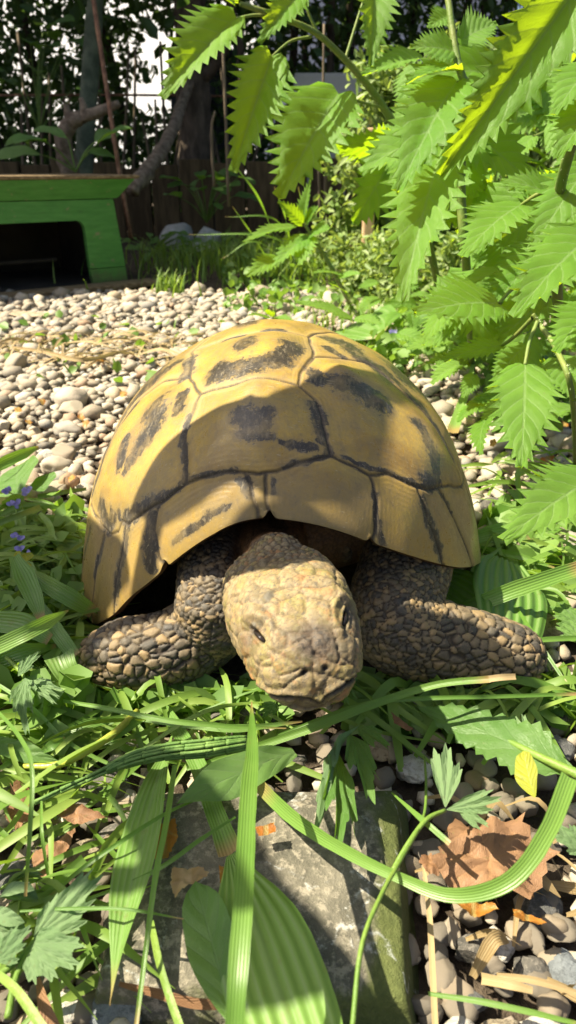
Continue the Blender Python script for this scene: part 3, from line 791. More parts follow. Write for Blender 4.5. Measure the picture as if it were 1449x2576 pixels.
def tint_mat(name, a, b, tc, trans=.4, rough=.5):
    m, nt = new_mat(name)
    t = attr(nt, 'tint'); c = mixc(nt, t, a, b)
    p = princ(nt, color=c, rough=rough, spec=.4)
    tr = nd(nt, 'BsdfTranslucent', {'Color': mixc(nt, t, tc, tuple(x * .7 for x in tc))}).outputs[0]
    finish(nt, nd(nt, 'MixShader', {0: trans, 1: p, 2: tr}).outputs[0]); return m
M_shrub = tint_mat('shrub_leaf', (.13, .22, .05), (.30, .38, .15), (.42, .55, .08))
M_hedge = tint_mat('hedge_leaf', (.03, .075, .025), (.09, .16, .045), (.12, .22, .03), .4)
M_crown = tint_mat('crown_leaf', (.04, .09, .02), (.08, .15, .04), (.10, .2, .02), .25)
M_turf = tint_mat('turf_blade', (.10, .20, .03), (.22, .32, .06), (.34, .52, .04), .38)
M_bark = plain_mat('bark', (.045, .034, .024), (.13, .10, .075), 45, .9, .2, .8, .004, grain=(1, 1, .3))
M_bark_pale = plain_mat('pale_bark', (.10, .072, .05), (.27, .21, .15), 50, .9, .2, .8, .003)
M_twig = plain_mat('twig', (.12, .07, .045), (.22, .14, .09), 60, .8)

# ------------------------------------------------------------------ ground and gravel
M_soil = plain_mat('soil', (.045, .034, .024), (.11, .085, .06), 70, .95, .15, .8, .006)
gx = np.r_[-30, -6, -2, np.linspace(-1, 1, 40), 2, 6, 30]; gy = np.r_[-30, -5, -1, np.linspace(-.2, 2.2, 50), 3, 5, 9, 15, 30]
GX, GY = np.meshgrid(gx, gy, indexing='ij')
GZ = np.array([.004 * noise.noise(Vector((x * 9, y * 9, 0))) if abs(x) < 1.5 and -.3 < y < 2.5 else 0 for x, y in zip(GX.ravel(), GY.ravel())])
mk('ground', np.stack([GX.ravel(), GY.ravel(), GZ - .004], -1), grid_faces(len(gx), len(gy)), M_soil, kind='structure')

STONE_STOPS = [(.0, (.11, .105, .095)), (.16, (.34, .30, .23)), (.34, (.24, .20, .15)), (.48, (.42, .38, .31)), (.62, (.20, .20, .19)), (.78, (.37, .30, .20)), (.9, (.47, .44, .37)), (1.0, (.29, .18, .11))]
def pebble_material(name='pebble', stops=STONE_STOPS):
    m, nt = new_mat(name)
    at = attr(nt, 'pc'); r = nd(nt, 'ObjectInfo').outputs['Random']
    v = mth(nt, 'FRACT', mth(nt, 'ADD', at, r))
    c = ramp(nt, v, stops)
    n1 = noi(nt, 230, 5, .65) ; n2 = noi(nt, 700, 4, .7)
    c = mixc(nt, mapr(nt, n1, .35, .7, 0, .45), c, (.33, .26, .17))
    c = mixc(nt, mapr(nt, n2, .54, .68, 0, .6), c, (.12, .105, .08))
    finish(nt, princ(nt, color=c, rough=.72, spec=.3, normal=bump(nt, mth(nt, 'ADD', n1, n2), .35, .0008))); return m
M_pebble = pebble_material()
M_pebble_grey = pebble_material('grey_pebble', [(0, (.065, .063, .057)), (.3, (.125, .11, .085)), (.5, (.09, .088, .08)), (.7, (.19, .155, .11)), (.85, (.26, .23, .18)), (1, (.13, .09, .055))])
peb_lo = [rock((1, 1, 1), 100 + i, cuts=2 if i % 2 == 0 else 0, sub=1, rough=.22, fr=1.3) for i in range(14)]
peb_hi = [rock((1, 1, 1), 100 + i, cuts=4 if i % 2 == 0 else 0, sub=3, rough=.24, fr=1.3) for i in range(14)]
rs = np.random.default_rng(5)
peb = []
def in_tort(x, y): return ((x - TX) / .10) ** 2 + ((y - TY) / .115) ** 2 < 1
SLAB = [G(318, 1950, .022), G(1022, 1945, .022), G(1058, 2500, .022), G(205, 2450, .022)]
def in_slab(x, y):
    s = True
    for a, b in zip(SLAB, SLAB[1:] + SLAB[:1]):
        if (b.x - a.x) * (y - a.y) - (b.y - a.y) * (x - a.x) > -.002: s = False
    return s
y = .06
while y < 1.42:
    sp = .0090 + .0028 * y
    hw = .43 * (y * CP + CAM_H * SP) + .08
    x = -hw
    while x < hw:
        px, py = x + rs.normal() * sp * .35, y + rs.normal() * sp * .35
        if not in_tort(px, py) and not in_slab(px, py):
            r = sp * .60 * math.exp(rs.normal() * .36)
            if py < .32: r = min(r, .0055)
            peb.append((px, py, r, rs.uniform(.55, .9), rs.uniform(.42, .75), rs.random() * 6.28, rs.normal() * .22, rs.integers(14), rs.random()))
        x += sp
    y += sp * .86
def peb_rank(p):
    d = p[1] * CP + CAM_H * SP
    u = PCX + p[0] / d * FPX; v = PCY + (CAM_H * CP - p[1] * SP) / d * FPX
    if not (5 < u < 1444 and 5 < v < 2570): return 0
    if 200 < u < 1215 and 800 < v < 1760: return 0
    return p[2] / d
order = sorted(range(len(peb)), key=lambda i: -peb_rank(peb[i]))
near = set(order[:240]); sz_med = peb_rank(peb[order[120]])
def peb_verts(p, base):
    x, y, r, fy, fz, rz, tl, k, c = p
    V = base[k][0] * np.array([r, r * fy, r * fz])
    ct, st = math.cos(tl), math.sin(tl); V = np.stack([V[:, 0] * ct + V[:, 2] * st, V[:, 1], -V[:, 0] * st + V[:, 2] * ct], -1)
    cz, sz = math.cos(rz), math.sin(rz); return np.stack([V[:, 0] * cz - V[:, 1] * sz, V[:, 0] * sz + V[:, 1] * cz, V[:, 2]], -1)
VV, FF, CC = [], [], []; off = 0
hi_me = {}
for i, p in enumerate(peb):
    z = p[2] * p[4] * .55 + abs(noise.noise(Vector((p[0] * 40, p[1] * 40, 3)))) * .004
    if i in near:
        k = p[7] + (100 if p[1] < .31 else 0)
        if k not in hi_me: hi_me[k] = mesh_data('pebble', peb_hi[k % 100][0], peb_hi[k % 100][1], M_pebble if k < 100 else M_pebble_grey, attrs=dict(pc=np.zeros(len(peb_hi[k % 100][0]))))
        d = p[1] * CP + CAM_H * SP; u = PCX + p[0] / d * FPX; v = PCY + (CAM_H * CP - p[1] * SP) / d * FPX
        big_ = 'larger' if p[2] / d > sz_med else 'smaller'; shp = 'flat' if p[4] < .58 else 'plump'
        if v > 2280 and u > 1080: lb, gr = f'{big_} {shp} pebble between the angular stones at lower right', 'pebbles at lower right'
        elif v > 1900 and u < 330: lb, gr = f'{big_} {shp} pebble left of the flat stone sett', 'pebbles left of the sett'
        elif v > 1900 and u > 1050: lb, gr = f'{big_} {shp} pebble near the brown dead leaf', 'pebbles near the brown leaf'
        elif v > 1900: lb, gr = f'{big_} {shp} pebble along the edge of the stone sett', 'pebbles along the sett'
        elif v > 1740: lb, gr = (f'{big_} {shp} pebble under the cut grass below the left leg' if u < 600 else f'{big_} {shp} pebble in shade below the chin and right leg'), 'pebbles below the tortoise'
        elif u < 724: lb, gr = f'{big_} {shp} pebble in the gravel or weeds left of the tortoise', 'pebbles left of the tortoise'
        else: lb, gr = f'{big_} {shp} pebble on the ground right of the tortoise', 'pebbles right of the tortoise'
        o = link('pebble', hi_me[k], None, lb, 'pebble', gr, loc=(p[0], p[1], z))
        o.scale = (p[2], p[2] * p[3], p[2] * p[4]); o.rotation_euler = (0, p[6], p[5])
    else:
        V = peb_verts(p, peb_lo) + np.array([p[0], p[1], z]); VV.append(V); FF.append(peb_lo[p[7]][1] + off); off += len(V); CC.append(np.full(len(V), p[8]))
mk('gravel', np.vstack(VV), np.vstack(FF), M_pebble, label='pale rounded pebbles of the gravel bed', cat='gravel', kind='stuff', attrs=dict(pc=np.concatenate(CC)))

# ------------------------------------------------------------------ unseen tree added off-frame, crown placed to shade the back of the garden
rs = np.random.default_rng(21)
def tree(name, loc, h, trunk_r, crown_boxes, n, label, lsize=.085, mat=None, bark=None, limbs=6, group=None):
    t = empty(name, loc, label, 'tree', group)
    b = Vector(loc)
    part('trunk', *tube([b, b + Vector((.03, .02, h * .5)), b + Vector((-.02, .05, h))], [trunk_r, trunk_r * .8, trunk_r * .55], 16, 12, bump=.25), bark or M_bark, t)
    cs = []
    for (x0, x1, y0, y1, z0, z1), k in crown_boxes:
        c = rs.random((int(n * k), 3)) * np.array([x1 - x0, y1 - y0, z1 - z0]) + np.array([x0, y0, z0])
        cs.append(c)
        for _ in range(limbs):
            e = Vector((rs.uniform(x0, x1), rs.uniform(y0, y1), rs.uniform(z0, z1)))
            s = b + Vector((0, 0, h * rs.uniform(.55, .95))); m = (s + e) / 2 + Vector((0, 0, .1))
            part('limb', *tube([s, m, e], [trunk_r * .4, trunk_r * .25, trunk_r * .08], 12, 6), bark or M_bark, t)
    V, F_, at = leaf_cloud(np.vstack(cs), lsize, rs)
    part('crown', V, F_, mat or M_crown, t, attrs=at)
    return t
tree('added_shade_tree', (-2.9, 1.0, 0), 2.0, .09, [((-3.2, -1.40, 1.42, 2.6, 1.75, 2.25), .40), ((-4.2, .9, 2.45, 4.0, 1.9, 2.6), .60)], 20000, 'unseen broadleaf tree added on the left, its crown placed to shade the hutch and the back hedge', .10)

# ------------------------------------------------------------------ green hutch
def paint_mat():
    m, nt = new_mat('green_paint')
    co = obco(nt); g = nd(nt, 'Mapping', {'Vector': co, 'Scale': (6, 6, 40)}).outputs[0]
    n = noi(nt, 4, 5, .6, g); chip = noi(nt, 38, 6, .75, co)
    c = mixc(nt, mapr(nt, n, .3, .7), (.062, .23, .038), (.09, .285, .055))
    c = mixc(nt, mapr(nt, chip, .61, .66, 0, .85), c, (.30, .23, .13))
    z = nd(nt, 'SeparateXYZ', {0: nd(nt, 'NewGeometry').outputs['Position']}).outputs[2]
    mud = mapr(nt, mth(nt, 'ADD', z, mth(nt, 'MULTIPLY', noi(nt, 30, 5, .7, co), -.09)), -.045, .0, .85, 0)
    c = mixc(nt, mud, c, (.11, .085, .05))
    stain = mapr(nt, noi(nt, 9, 4, .6, g), .52, .75, 0, .4)
    c = mixc(nt, stain, c, (.05, .11, .035))
    finish(nt, princ(nt, color=c, rough=.55, spec=.4, normal=bump(nt, mth(nt, 'ADD', n, chip), .3, .002))); return m
M_green = paint_mat()
M_wood = plain_mat('weathered_wood', (.16, .105, .05), (.33, .24, .13), 24, .85, .2, .6, .003, grain=(1, 8, 8))
M_dark = plain_mat('hutch_inside_shade', (.020, .018, .014), (.05, .04, .03), 12, .9)  # near-black walls: the shade behind the doorway is put into their colour
pR = G(318, 707, .008); pL = G(0, 738, .008)
ax = Vector((pR.x - pL.x, pR.y - pL.y, 0)).normalized()        # along the front, to the right
bk = Vector((-ax.y, ax.x, 0))                                   # into the hutch
HW = .55
hut = empty('hutch', (pR.x, pR.y, 0), 'green painted wooden tortoise hutch with dark doorway', 'hutch')
def hpt(s, d, z): return Vector((pR.x, pR.y, 0)) - ax * s + bk * d + Vector((0, 0, z))
def hbox(name, s0, s1, d0, d1, z0, z1, mat, par=hut, bev=.003):
    V = [hpt(s, d, z) for s in (s1, s0) for d in (d0, d1) for z in (z0, z1)]
    return part(name, *bevel_mesh(V, box(0, 1, 0, 1, 0, 1)[1], bev), mat, par, smooth=False)
dp = .30
o_r = .118
zt = .163
front_boards = []
# front wall with a round-cornered doorway
ntop = 10; dz = .127; s_r = .077; s_l = .40; rad = .016
arc = [(s_r + rad - rad * math.cos(a), dz - rad + rad * math.sin(a)) for a in np.linspace(0, math.pi / 2, 6)]
arcl = [(s_l - rad + rad * math.sin(a), dz - rad + rad * math.cos(a)) for a in np.linspace(0, math.pi / 2, 6)]
inner = [(s_r - .004, .004)] + arc + arcl + [(s_l, .004)]
outer = [(-.004 + .004, .004)] + [(0, zt)] * 0
def wall_piece(poly, name, mat, d0=0.0, d1=.012, par=hut):
    n = len(poly)
    V = [hpt(s, d0, z) for s, z in poly] + [hpt(s, d1, z) for s, z in poly]
    Fc = [tuple(range(n)), tuple(range(2 * n - 1, n - 1, -1))] + [(i, i + n, (i + 1) % n + n, (i + 1) % n) for i in range(n)]
    return part(name, np.array([tuple(v) for v in V]), Fc, mat, par, smooth=False)
wall_piece([(-.004, .003), (s_r - .006, .003), (s_r - .002, .036), (-.001, .036)], 'front_board', M_green, .001)
wall_piece([(-.001, .0375), (s_r - .002, .0375)] + arc[:6] + [(arc[-1][0], zt), (.012, zt)], 'front_board', M_green)
wall_piece([(arc[-1][0], dz), (arcl[0][0], dz), (arcl[0][0], zt), (arc[-1][0], zt)], 'front_board', M_green)
wall_piece([(arcl[0][0], dz)] + arcl[1:] + [(s_l, .003), (HW, .003), (HW, zt), (arcl[0][0], zt)], 'front_board', M_green)
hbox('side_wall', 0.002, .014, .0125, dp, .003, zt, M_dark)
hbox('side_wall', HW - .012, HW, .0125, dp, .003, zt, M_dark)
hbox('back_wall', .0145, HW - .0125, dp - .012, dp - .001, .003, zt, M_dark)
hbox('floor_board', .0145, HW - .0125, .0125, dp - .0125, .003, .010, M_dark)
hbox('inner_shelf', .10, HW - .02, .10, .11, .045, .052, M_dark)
roof = hbox('roof', -.034, HW + .03, -.030, dp + .03, .1995, .206, M_wood)
# sloping fascia under the roof
Vf = [hpt(s, d, z) for s, d, z in ((-.026, -.024, .1985), (HW + .02, -.024, .1985), (HW + .02, -.002, zt + .0015), (.004, -.002, zt + .0015), (-.026, -.014, .1985), (HW + .02, -.014, .1985), (HW + .02, .010, zt + .0015), (.004, .010, zt + .0015))]
part('fascia', np.array([tuple(v) for v in Vf]), [(0, 1, 2, 3), (7, 6, 5, 4), (0, 4, 5, 1), (1, 5, 6, 2), (2, 6, 7, 3), (3, 7, 4, 0)], M_green, roof, smooth=False)
hbox('threshold_board', -.05, HW, -.055, -.004, .001, .011, M_wood)

# ------------------------------------------------------------------ things at the back of the garden
M_rust = plain_mat('rusty_steel', (.12, .055, .03), (.26, .14, .08), 60, .7, .3)
M_redpost = plain_mat('red_brown_post', (.10, .03, .012), (.19, .06, .025), 20, .8, .2, grain=(1, 1, .1))
def stick(name, pts, radii, mat, label, cat, group=None, n=24, k=8, bump_=.15, par=None):
    V, Fc = tube(pts, radii, n, k, bump=bump_)
    if par: return part(name, V, Fc, mat, par)
    return mk(name, V, Fc, mat, None, label, cat, group, loc=tuple(pts[0]))
stick('plant_stake', [Yp(330, 600, 1.70), Yp(300, 430, 1.74), Yp(262, 180, 1.8), Yp(226, -60, 1.86)], [.0045, .005, .005, .005], M_rust, 'thin rusty plant stake leaning behind the green hutch', 'stake', n=12, bump_=0)
V, Fc = bevel_mesh(*box(-1.02, -.80, 1.95, 2.06, 0, .44), .004)
mk('fence_post', V, Fc, M_redpost, None, 'red brown wooden post at the far left edge behind the hutch', 'post', smooth=False, loc=(-.9, 2.0, 0))
sap = empty('sapling', Yp(205, 620, 2.3), 'straight grey green sapling trunk rising behind the rusty stake', 'tree')
part('trunk', *tube([Yp(205, 620, 2.3), Yp(212, 400, 2.3), Yp(226, 200, 2.32), Yp(245, -80, 2.35)], [.027, .026, .024, .022], 20, 10, bump=.15), plain_mat('sapling_bark', (.05, .065, .04), (.12, .14, .09), 30, .8), sap)
part('crown', *leaf_cloud(np.array(Yp(245, -80, 2.35)) + np.array([0, 0, .45]) + rs.normal(size=(900, 3)) * np.array([.5, .3, .2]), .07, rs)[:2], M_hedge, sap)
log = empty('curled_stump', Yp(175, 470, 1.95), 'grey curled tree stump with short forked branches above the hutch', 'stump')
part('trunk', *tube([Yp(200, 560, 1.95), Yp(172, 420, 1.95), Yp(160, 350, 1.93), Yp(178, 308, 1.92), Yp(205, 295, 1.92)], [.024, .023, .021, .018, .014], 22, 12, bump=.3), M_bark_pale, log)
for pts, r in (([(188, 305), (172, 285), (166, 262)], .012), ([(205, 298), (212, 275), (203, 246)], .010), ([(205, 296), (245, 282), (300, 260)], .014), ([(232, 290), (252, 275), (265, 266)], .008)):
    part('branch', *tube([Yp(x, y, 1.92) for x, y in pts], [r, r * .85, r * .6], 10, 8, bump=.3), M_bark_pale, log)
bt = empty('garden_tree', Yp(492, 560, 2.75), 'dark garden tree trunk with a pale bent limb reaching down left', 'tree')
part('trunk', *tube([Yp(500, 600, 2.75), Yp(495, 400, 2.75), Yp(487, 230, 2.75), Yp(478, 60, 2.75), Yp(470, -120, 2.75)], [.065, .06, .055, .05, .045], 26, 12, bump=.3), M_bark, bt)
part('limb', *tube([Yp(480, 205, 2.70), Yp(462, 248, 2.6), Yp(425, 345, 2.3), Yp(375, 425, 2.05), Yp(340, 470, 1.9), Yp(330, 485, 1.88)], [.013, .016, .018, .019, .018, .014], 30, 10, bump=.45), M_bark_pale, bt)
part('limb', *tube([Yp(492, 215, 2.75), Yp(530, 175, 2.72), Yp(565, 120, 2.7), Yp(585, 55, 2.7), Yp(575, -40, 2.7)], [.022, .018, .016, .014, .012], 20, 8, bump=.3), M_bark, bt)
part('limb', *tube([Yp(585, 70, 2.7), Yp(605, 120, 2.68), Yp(600, 150, 2.68)], [.014, .012, .009], 10, 8, bump=.3), M_bark, bt)
part('crown', *leaf_cloud(np.array([-.25, 2.7, 1.15]) + rs.normal(size=(2600, 3)) * np.array([.7, .3, .24]), .06, rs)[:2], M_hedge, bt)
# cane fence: every cane is a thing
M_cane = plain_mat('dry_cane', (.10, .075, .05), (.20, .155, .10), 40, .8, grain=(1, 1, .2))
for i, x in enumerate(np.linspace(55, 700, 26)):
    x = x + rs.normal() * 6; ln = rs.normal() * 26; top = rs.uniform(60, 260) if i % 3 else rs.uniform(150, 330)
    Y0 = 2.95 + rs.normal() * .05
    stick('garden_cane', [Yp(x + ln, 520, Y0), Yp(x, 380, Y0), Yp(x - ln * .8, top, Y0)], [.006, .0055, .0045], M_cane, 'thin upright brown cane in the row in front of the hedge', 'cane', 'canes in front of the hedge', n=6, k=6, bump_=0)
for a, b in (((20, 240), (620, 243)),):
    stick('fence_wire', [Yp(a[0] - 40, a[1], 2.85), Yp(320, 239, 2.85), Yp(b[0], b[1], 2.85)], [.004] * 3, M_rust, 'dark horizontal fence wire strung across in front of the canes', 'wire', n=14, k=6, bump_=0)
# dry stalks at right of the limb
for j, pts in enumerate(([(538, 470), (532, 330), (541, 280)], [(575, 520), (568, 300), (562, 150), (560, 90)], [(806, 560), (802, 400), (812, 250), (815, 60)], [(816, 560), (820, 400), (824, 300)])):
    stick('dry_stalk', [Yp(x, y, 1.75) for x, y in pts], [.004, .0035, .0025], M_cane, ['short dry stalk with a seed head in front of the planks', 'tall dry stalk left of the drooping nettle leaf', 'tall pale dry stalk standing before the grey wall', 'shorter pale dry stalk standing before the grey wall'][j], 'stalk', n=10, k=6, bump_=.0)
# low plank edging, plank by plank
edg = empty('plank_edging', (-.2, 2.55, 0), 'low edging of upright tan wooden planks at the back', 'edging')
M_plank = plain_mat('edging_plank', (.06, .04, .02), (.13, .09, .045), 14, .85, .2, .5, .003, grain=(4, 4, .6), rnd=.8)
xx = -.95
while xx < .55:
    w = rs.uniform(.085, .115); h = .238 + rs.normal() * .008
    V, Fc = bevel_mesh(*box(xx, xx + w, 2.55 + rs.normal() * .004, 2.575, 0, h), .004)
    part('plank', V, Fc, M_plank, edg, smooth=False); xx += w + .006
# grey wall panel
V, Fc = bevel_mesh(*box(.02, 2.2, 2.76, 2.86, 0, .50), .01, 2)
mk('garden_wall', V, Fc, plain_mat('grey_render', (.40, .39, .37), (.50, .49, .46), 9, .9), None, 'plain grey rendered garden wall behind the nettles', 'wall', smooth=False, loc=(1, 2.81, 0))
V, Fc = bevel_mesh(*box(-.50, -.22, 3.5, 3.8, 0, .66), .015, 2)
mk('compost_bin', V, Fc, plain_mat('dark_plastic', (.03, .035, .04), (.05, .055, .06), 9, .6), None, 'dark grey upright bin standing behind the garden tree', 'bin', smooth=False, loc=(-.36, 3.65, 0))
# hedge
hedge = empty('hedge', (-.6, 3.6, 0), 'tall dark evergreen hedge with bright gaps along the back', 'hedge')
hc = []
while len(hc) < 50000:
    x, y, z = rs.uniform(-2.6, 2.6), rs.uniform(3.2, 4.1), rs.uniform(.0, 1.35)
    d = noise.noise(Vector((x * 2.6, y * 1.2, z * 2.6))) + .5 * noise.noise(Vector((x * 7, y * 3, z * 7)))
    bias = .7 if x < -1.25 else (.26 if z > .42 else .5)
    if z > .42 and d + bias < -.02: continue
    hc.append((x, y, z))
V, F_, at = leaf_cloud(np.array(hc), .045, rs)
part('foliage', V, F_, M_hedge, hedge, attrs=at)
for i in range(26):
    x = rs.uniform(-2.5, 2.4); yv = rs.uniform(3.3, 4.0); l = rs.normal() * .12
    part('stem', *tube([(x, yv, 0), (x + l * .5, yv, .6), (x + l, yv, 1.4)], [.022, .017, .008], 8, 6), M_bark, hedge)
# pale house far behind, seen through the hedge
house = empty('house', (0, 0, 0), 'white rendered house glimpsed through gaps in the hedge', 'house')
M_white = plain_mat('white_render', (.60, .62, .66), (.70, .72, .75), 3, .9)
part('wall', *box(-4.6, 1.5, 12, 18, 0, 3.3), M_white, house, smooth=False)
part('roof', np.array([(-4.9, 11.7, 3.31), (1.8, 11.7, 3.31), (1.8, 18.3, 3.31), (-4.9, 18.3, 3.31), (-4.9, 15, 5), (1.8, 15, 5)]), [(0, 1, 5, 4), (2, 3, 4, 5), (0, 4, 3), (1, 2, 5), (0, 3, 2, 1)], plain_mat('roof_tile', (.18, .09, .06), (.26, .14, .09), 5), house, smooth=False)
house.rotation_euler = (0, 0, math.radians(-42)); house.location = (-9.5, 1.5, 0)
# pale rocks
M_rockp = plain_mat('pale_rock', (.55, .55, .52), (.80, .80, .77), 30, .9, .2, 1.0, .02)
for (px, py, w, h, sd_, lb) in ((440, 600, .055, .058, 3, 'pale angular rock with a peaked top left of the other rock'), (520, 604, .062, .048, 8, 'pale blocky rock beside the peaked rock under the planks')):
    p = G(px, py + 22, 0)
    V, Fc = rock((w, w * .8, h), sd_, cuts=9, sub=3, rough=.2)
    mk('rock', V + np.array([p.x, p.y, h * .55]), Fc, M_rockp, None, lb, 'rock', smooth=False, loc=(p.x, p.y, 0))
# plain leafy plants in the back bed
def herb(name, base, n, h, spread, lsz, label, mat, cat='plant', group=None, prof=PROF_OVAL, wid=.33, seed=0):
    r = np.random.default_rng(seed); t = empty(name, base, label, cat, group); b = np.array(base)
    for i in range(n):
        a = r.uniform(0, 6.28); rad = spread * r.random() ** .6; hh = h * r.uniform(.35, 1)
        e = b + np.array([math.cos(a) * rad, math.sin(a) * rad, hh])
        part('stem', *tube([b, (b + e) / 2 + np.array([0, 0, hh * .15]), e], [.002, .0017, .001], 7, 5, cap=False), M_stem_d, t)
        dirn = np.array([math.cos(a + r.normal() * .4), math.sin(a + r.normal() * .4), r.uniform(-.5, .35)]); dirn /= np.linalg.norm(dirn)
        ls = lsz * r.uniform(.7, 1.2)
        V, F_, at = simple_leaf(e, e + dirn * ls, wid, (r.normal() * .3, -.3, 1), prof, .2, .6, 0, .05, seed=i)
        part('leaf', V, F_, mat, t, attrs=at)
    return t
herb('bed_plant', Yp(190, 432, 1.72), 7, .075, .07, .09, 'broad leaved green plant poking up behind the hutch roof', M_broad, seed=1)
herb('bed_plant', G(470, 585, 0), 14, .13, .10, .06, 'dark leafy plant left of the pale rocks below the limb', M_broad, seed=2)
herb('bed_plant', Yp(520, 560, 2.35), 16, .15, .12, .07, 'dark leafy plant behind the pale rocks against the planks', M_broad, seed=3)
herb('bed_plant', G(385, 640, 0), 18, .06, .12, .035, 'low leafy weed at the right foot of the hutch', M_broad, seed=4)
herb('bed_plant', G(450, 650, 0), 18, .05, .12, .035, 'low leafy weed in front of the peaked pale rock', M_broad, seed=5)
herb('bed_plant', Yp(100, 330, 2.6), 12, .28, .15, .10, 'dim climbing plant beside the red brown post', M_broad, seed=6)

# ------------------------------------------------------------------ nettles
def hairs(pts, radii, n, seed, ln=.0022):
    r = np.random.default_rng(seed); P = catmull(pts, 60); R = np.interp(np.linspace(0, 1, 60), np.linspace(0, 1, len(radii)), radii)
    T = np.gradient(P, axis=0); V = []; Fc = []
    for _ in range(n):
        i = r.integers(2, 58); t = T[i] / np.linalg.norm(T[i]); a = r.normal(size=3); a -= t * a.dot(t); a /= np.linalg.norm(a); b = np.cross(t, a)
        c = P[i] + a * R[i] * .8; k = len(V); w = .00022
        V += [c + b * w, c - b * w * .5 + t * w, c - b * w * .5 - t * w, c + a * ln * r.uniform(.6, 1.2)]; Fc += [(k, k + 1, k + 3), (k + 1, k + 2, k + 3), (k + 2, k, k + 3)]
    return np.array(V), Fc
M_hair = plain_mat('stinging_hair', (.5, .6, .3), (.6, .7, .4), 10, .4)
def nettle(label, base, stem_pts, radii, seed=0, hair=70):
    t = empty('stinging_nettle', base, label, 'nettle', None)
    V, Fc = tube(stem_pts, radii, 40, 8); st = part('stem', V, Fc, M_stem_g, t)
    part('hairs', *hairs(stem_pts, radii, hair, seed), M_hair, st, kind='stuff')
    return t
LC = [0]
DS = [1.36]
CAMV = Vector((0, 0, CAM_H))
def nleaf(t, b, tp, db, dt_, wpx, n=(-.5, -.6, .6), fold=.35, bend=.4, roll=0.0, pet=None, teeth=12, mat=None):
    """b, tp: where base and tip show; db, dt_: their depth; wpx: full width as seen"""
    db *= DS[0]; dt_ *= DS[0]
    B = D(b[0], b[1], db); T = D(tp[0], tp[1], dt_); L = (T - B).length
    LC[0] += 1
    wid = wpx / FPX * (db + dt_) / 2 / 2 / L
    V, F_, at = nettle_leaf(B, T, wid, n, fold, bend, roll, teeth, LC[0])
    lf = part('leaf', V, F_, mat or M_nettle, t, attrs=at)
    if pet:
        pts = [D(x, y, d * DS[0]) for x, y, d in pet] + [B]
        part('petiole', *tube(pts, [.0014, .0012, .0010], 10, 6, cap=False), M_stem_g, t)
    return lf
# plant 1: the arching stem at the top centre
s1 = [G(1130, 850, 0), D(1085, 640, .78), D(1040, 440, .75), D(996, 326, .53 * 1.36), D(961, 265, .52 * 1.36), D(926, 216, .51 * 1.36), D(868, 150, .50 * 1.36), D(793, 82, .48 * 1.36), D(700, 42, .46 * 1.36), D(604, 9, .45 * 1.36)]
n1 = nettle('tall nettle arching over the top centre with folded bright drooping leaves', tuple(s1[0]), s1, [.0044, .0044, .0042, .0036, .0028, .002], 1, 110)
nleaf(n1, (595, 46), (405, 249), .455, .44, 150, n=(.55, -.75, .35), fold=.75, bend=.25, roll=-.55, pet=[(690, 40, .46), (640, 38, .457)])
nleaf(n1, (684, 142), (584, 436), .47, .46, 150, n=(.60, -.75, .2), fold=.85, bend=.2, roll=-.5, pet=[(783, 92, .48), (730, 104, .475)])
nleaf(n1, (852, 236), (700, 507), .50, .48, 225, n=(-.25, -.85, .45), fold=.62, bend=.25, roll=.10, pet=[(956, 269, .515), (905, 256, .507)], teeth=13)
nleaf(n1, (760, -20), (650, 108), .47, .45, 95, n=(.5, -.7, .4), fold=.6, bend=.3, roll=-.3, pet=[(797, 79, .48), (775, 30, .475)])
nleaf(n1, (940, -60), (930, 172), .50, .49, 110, n=(.55, -.75, .3), fold=.6, bend=.3, roll=-.3, pet=[(868, 150, .5), (915, 0, .5)])
nleaf(n1, (600, 0), (560, -60), .45, .44, 60, n=(.1, -.7, .6))
nleaf(n1, (590, 14), (500, -25), .45, .44, 55, n=(.1, -.4, .9), fold=.3)
nleaf(n1, (991, 350), (812, 356), .53, .50, 110, n=(-.1, -.75, -.55), fold=.15, bend=.35, pet=[(1010, 345, .54)])
nleaf(n1, (995, 378), (885, 565), .53, .52, 170, n=(.62, -.72, .1), fold=.45, bend=.25, roll=-.2, teeth=11)
# plant 2: centre right
DS[0] = 1.0
s2 = [G(1190, 960, 0), D(1175, 700, .56), D(1160, 500, .52), D(1165, 330, .50), D(1180, 250, .49), D(1150, 150, .49), D(1128, 0, .49), D(1120, -80, .49)]
n2 = nettle('nettle right of centre with a large pale leaf folded lengthwise', tuple(s2[0]), s2, [.0034, .0034, .003, .0025, .002], 2, 60)
nleaf(n2, (1150, 205), (998, 490), .49, .46, 200, n=(-.45, -.75, .45), fold=.60, bend=.3, roll=.15, pet=[(1180, 250, .49), (1170, 225, .49)], teeth=13)
nleaf(n2, (1112, 375), (1010, 765), .50, .45, 205, n=(-.40, -.8, .4), fold=.62, bend=.25, roll=.1, pet=[(1163, 400, .51), (1140, 380, .505)], teeth=13)
nleaf(n2, (1155, 180), (1020, 215), .49, .47, 85, n=(.2, -.5, .8), fold=.5, bend=.6, roll=-.4)
nleaf(n2, (1145, 130), (1030, 120), .49, .48, 100, n=(.35, -.8, .4), fold=.3, bend=.4, roll=-.2)
nleaf(n2, (1160, 100), (1250, 60), .50, .50, 110, n=(.2, -.7, .6), fold=.3, bend=.4)
nleaf(n2, (1130, 40), (1075, 70), .50, .49, 70, n=(.3, -.6, .6), fold=.4)
nleaf(n2, (1190, 260), (1290, 250), .50, .52, 120, n=(-.4, -.6, .7), fold=.3)
nleaf(n2, (1150, 330), (1195, 500), .52, .54, 150, n=(-.5, -.65, .6), fold=.3)
nleaf(n2, (1170, 420), (1060, 560), .53, .54, 130, n=(-.5, -.6, .6), fold=.3)
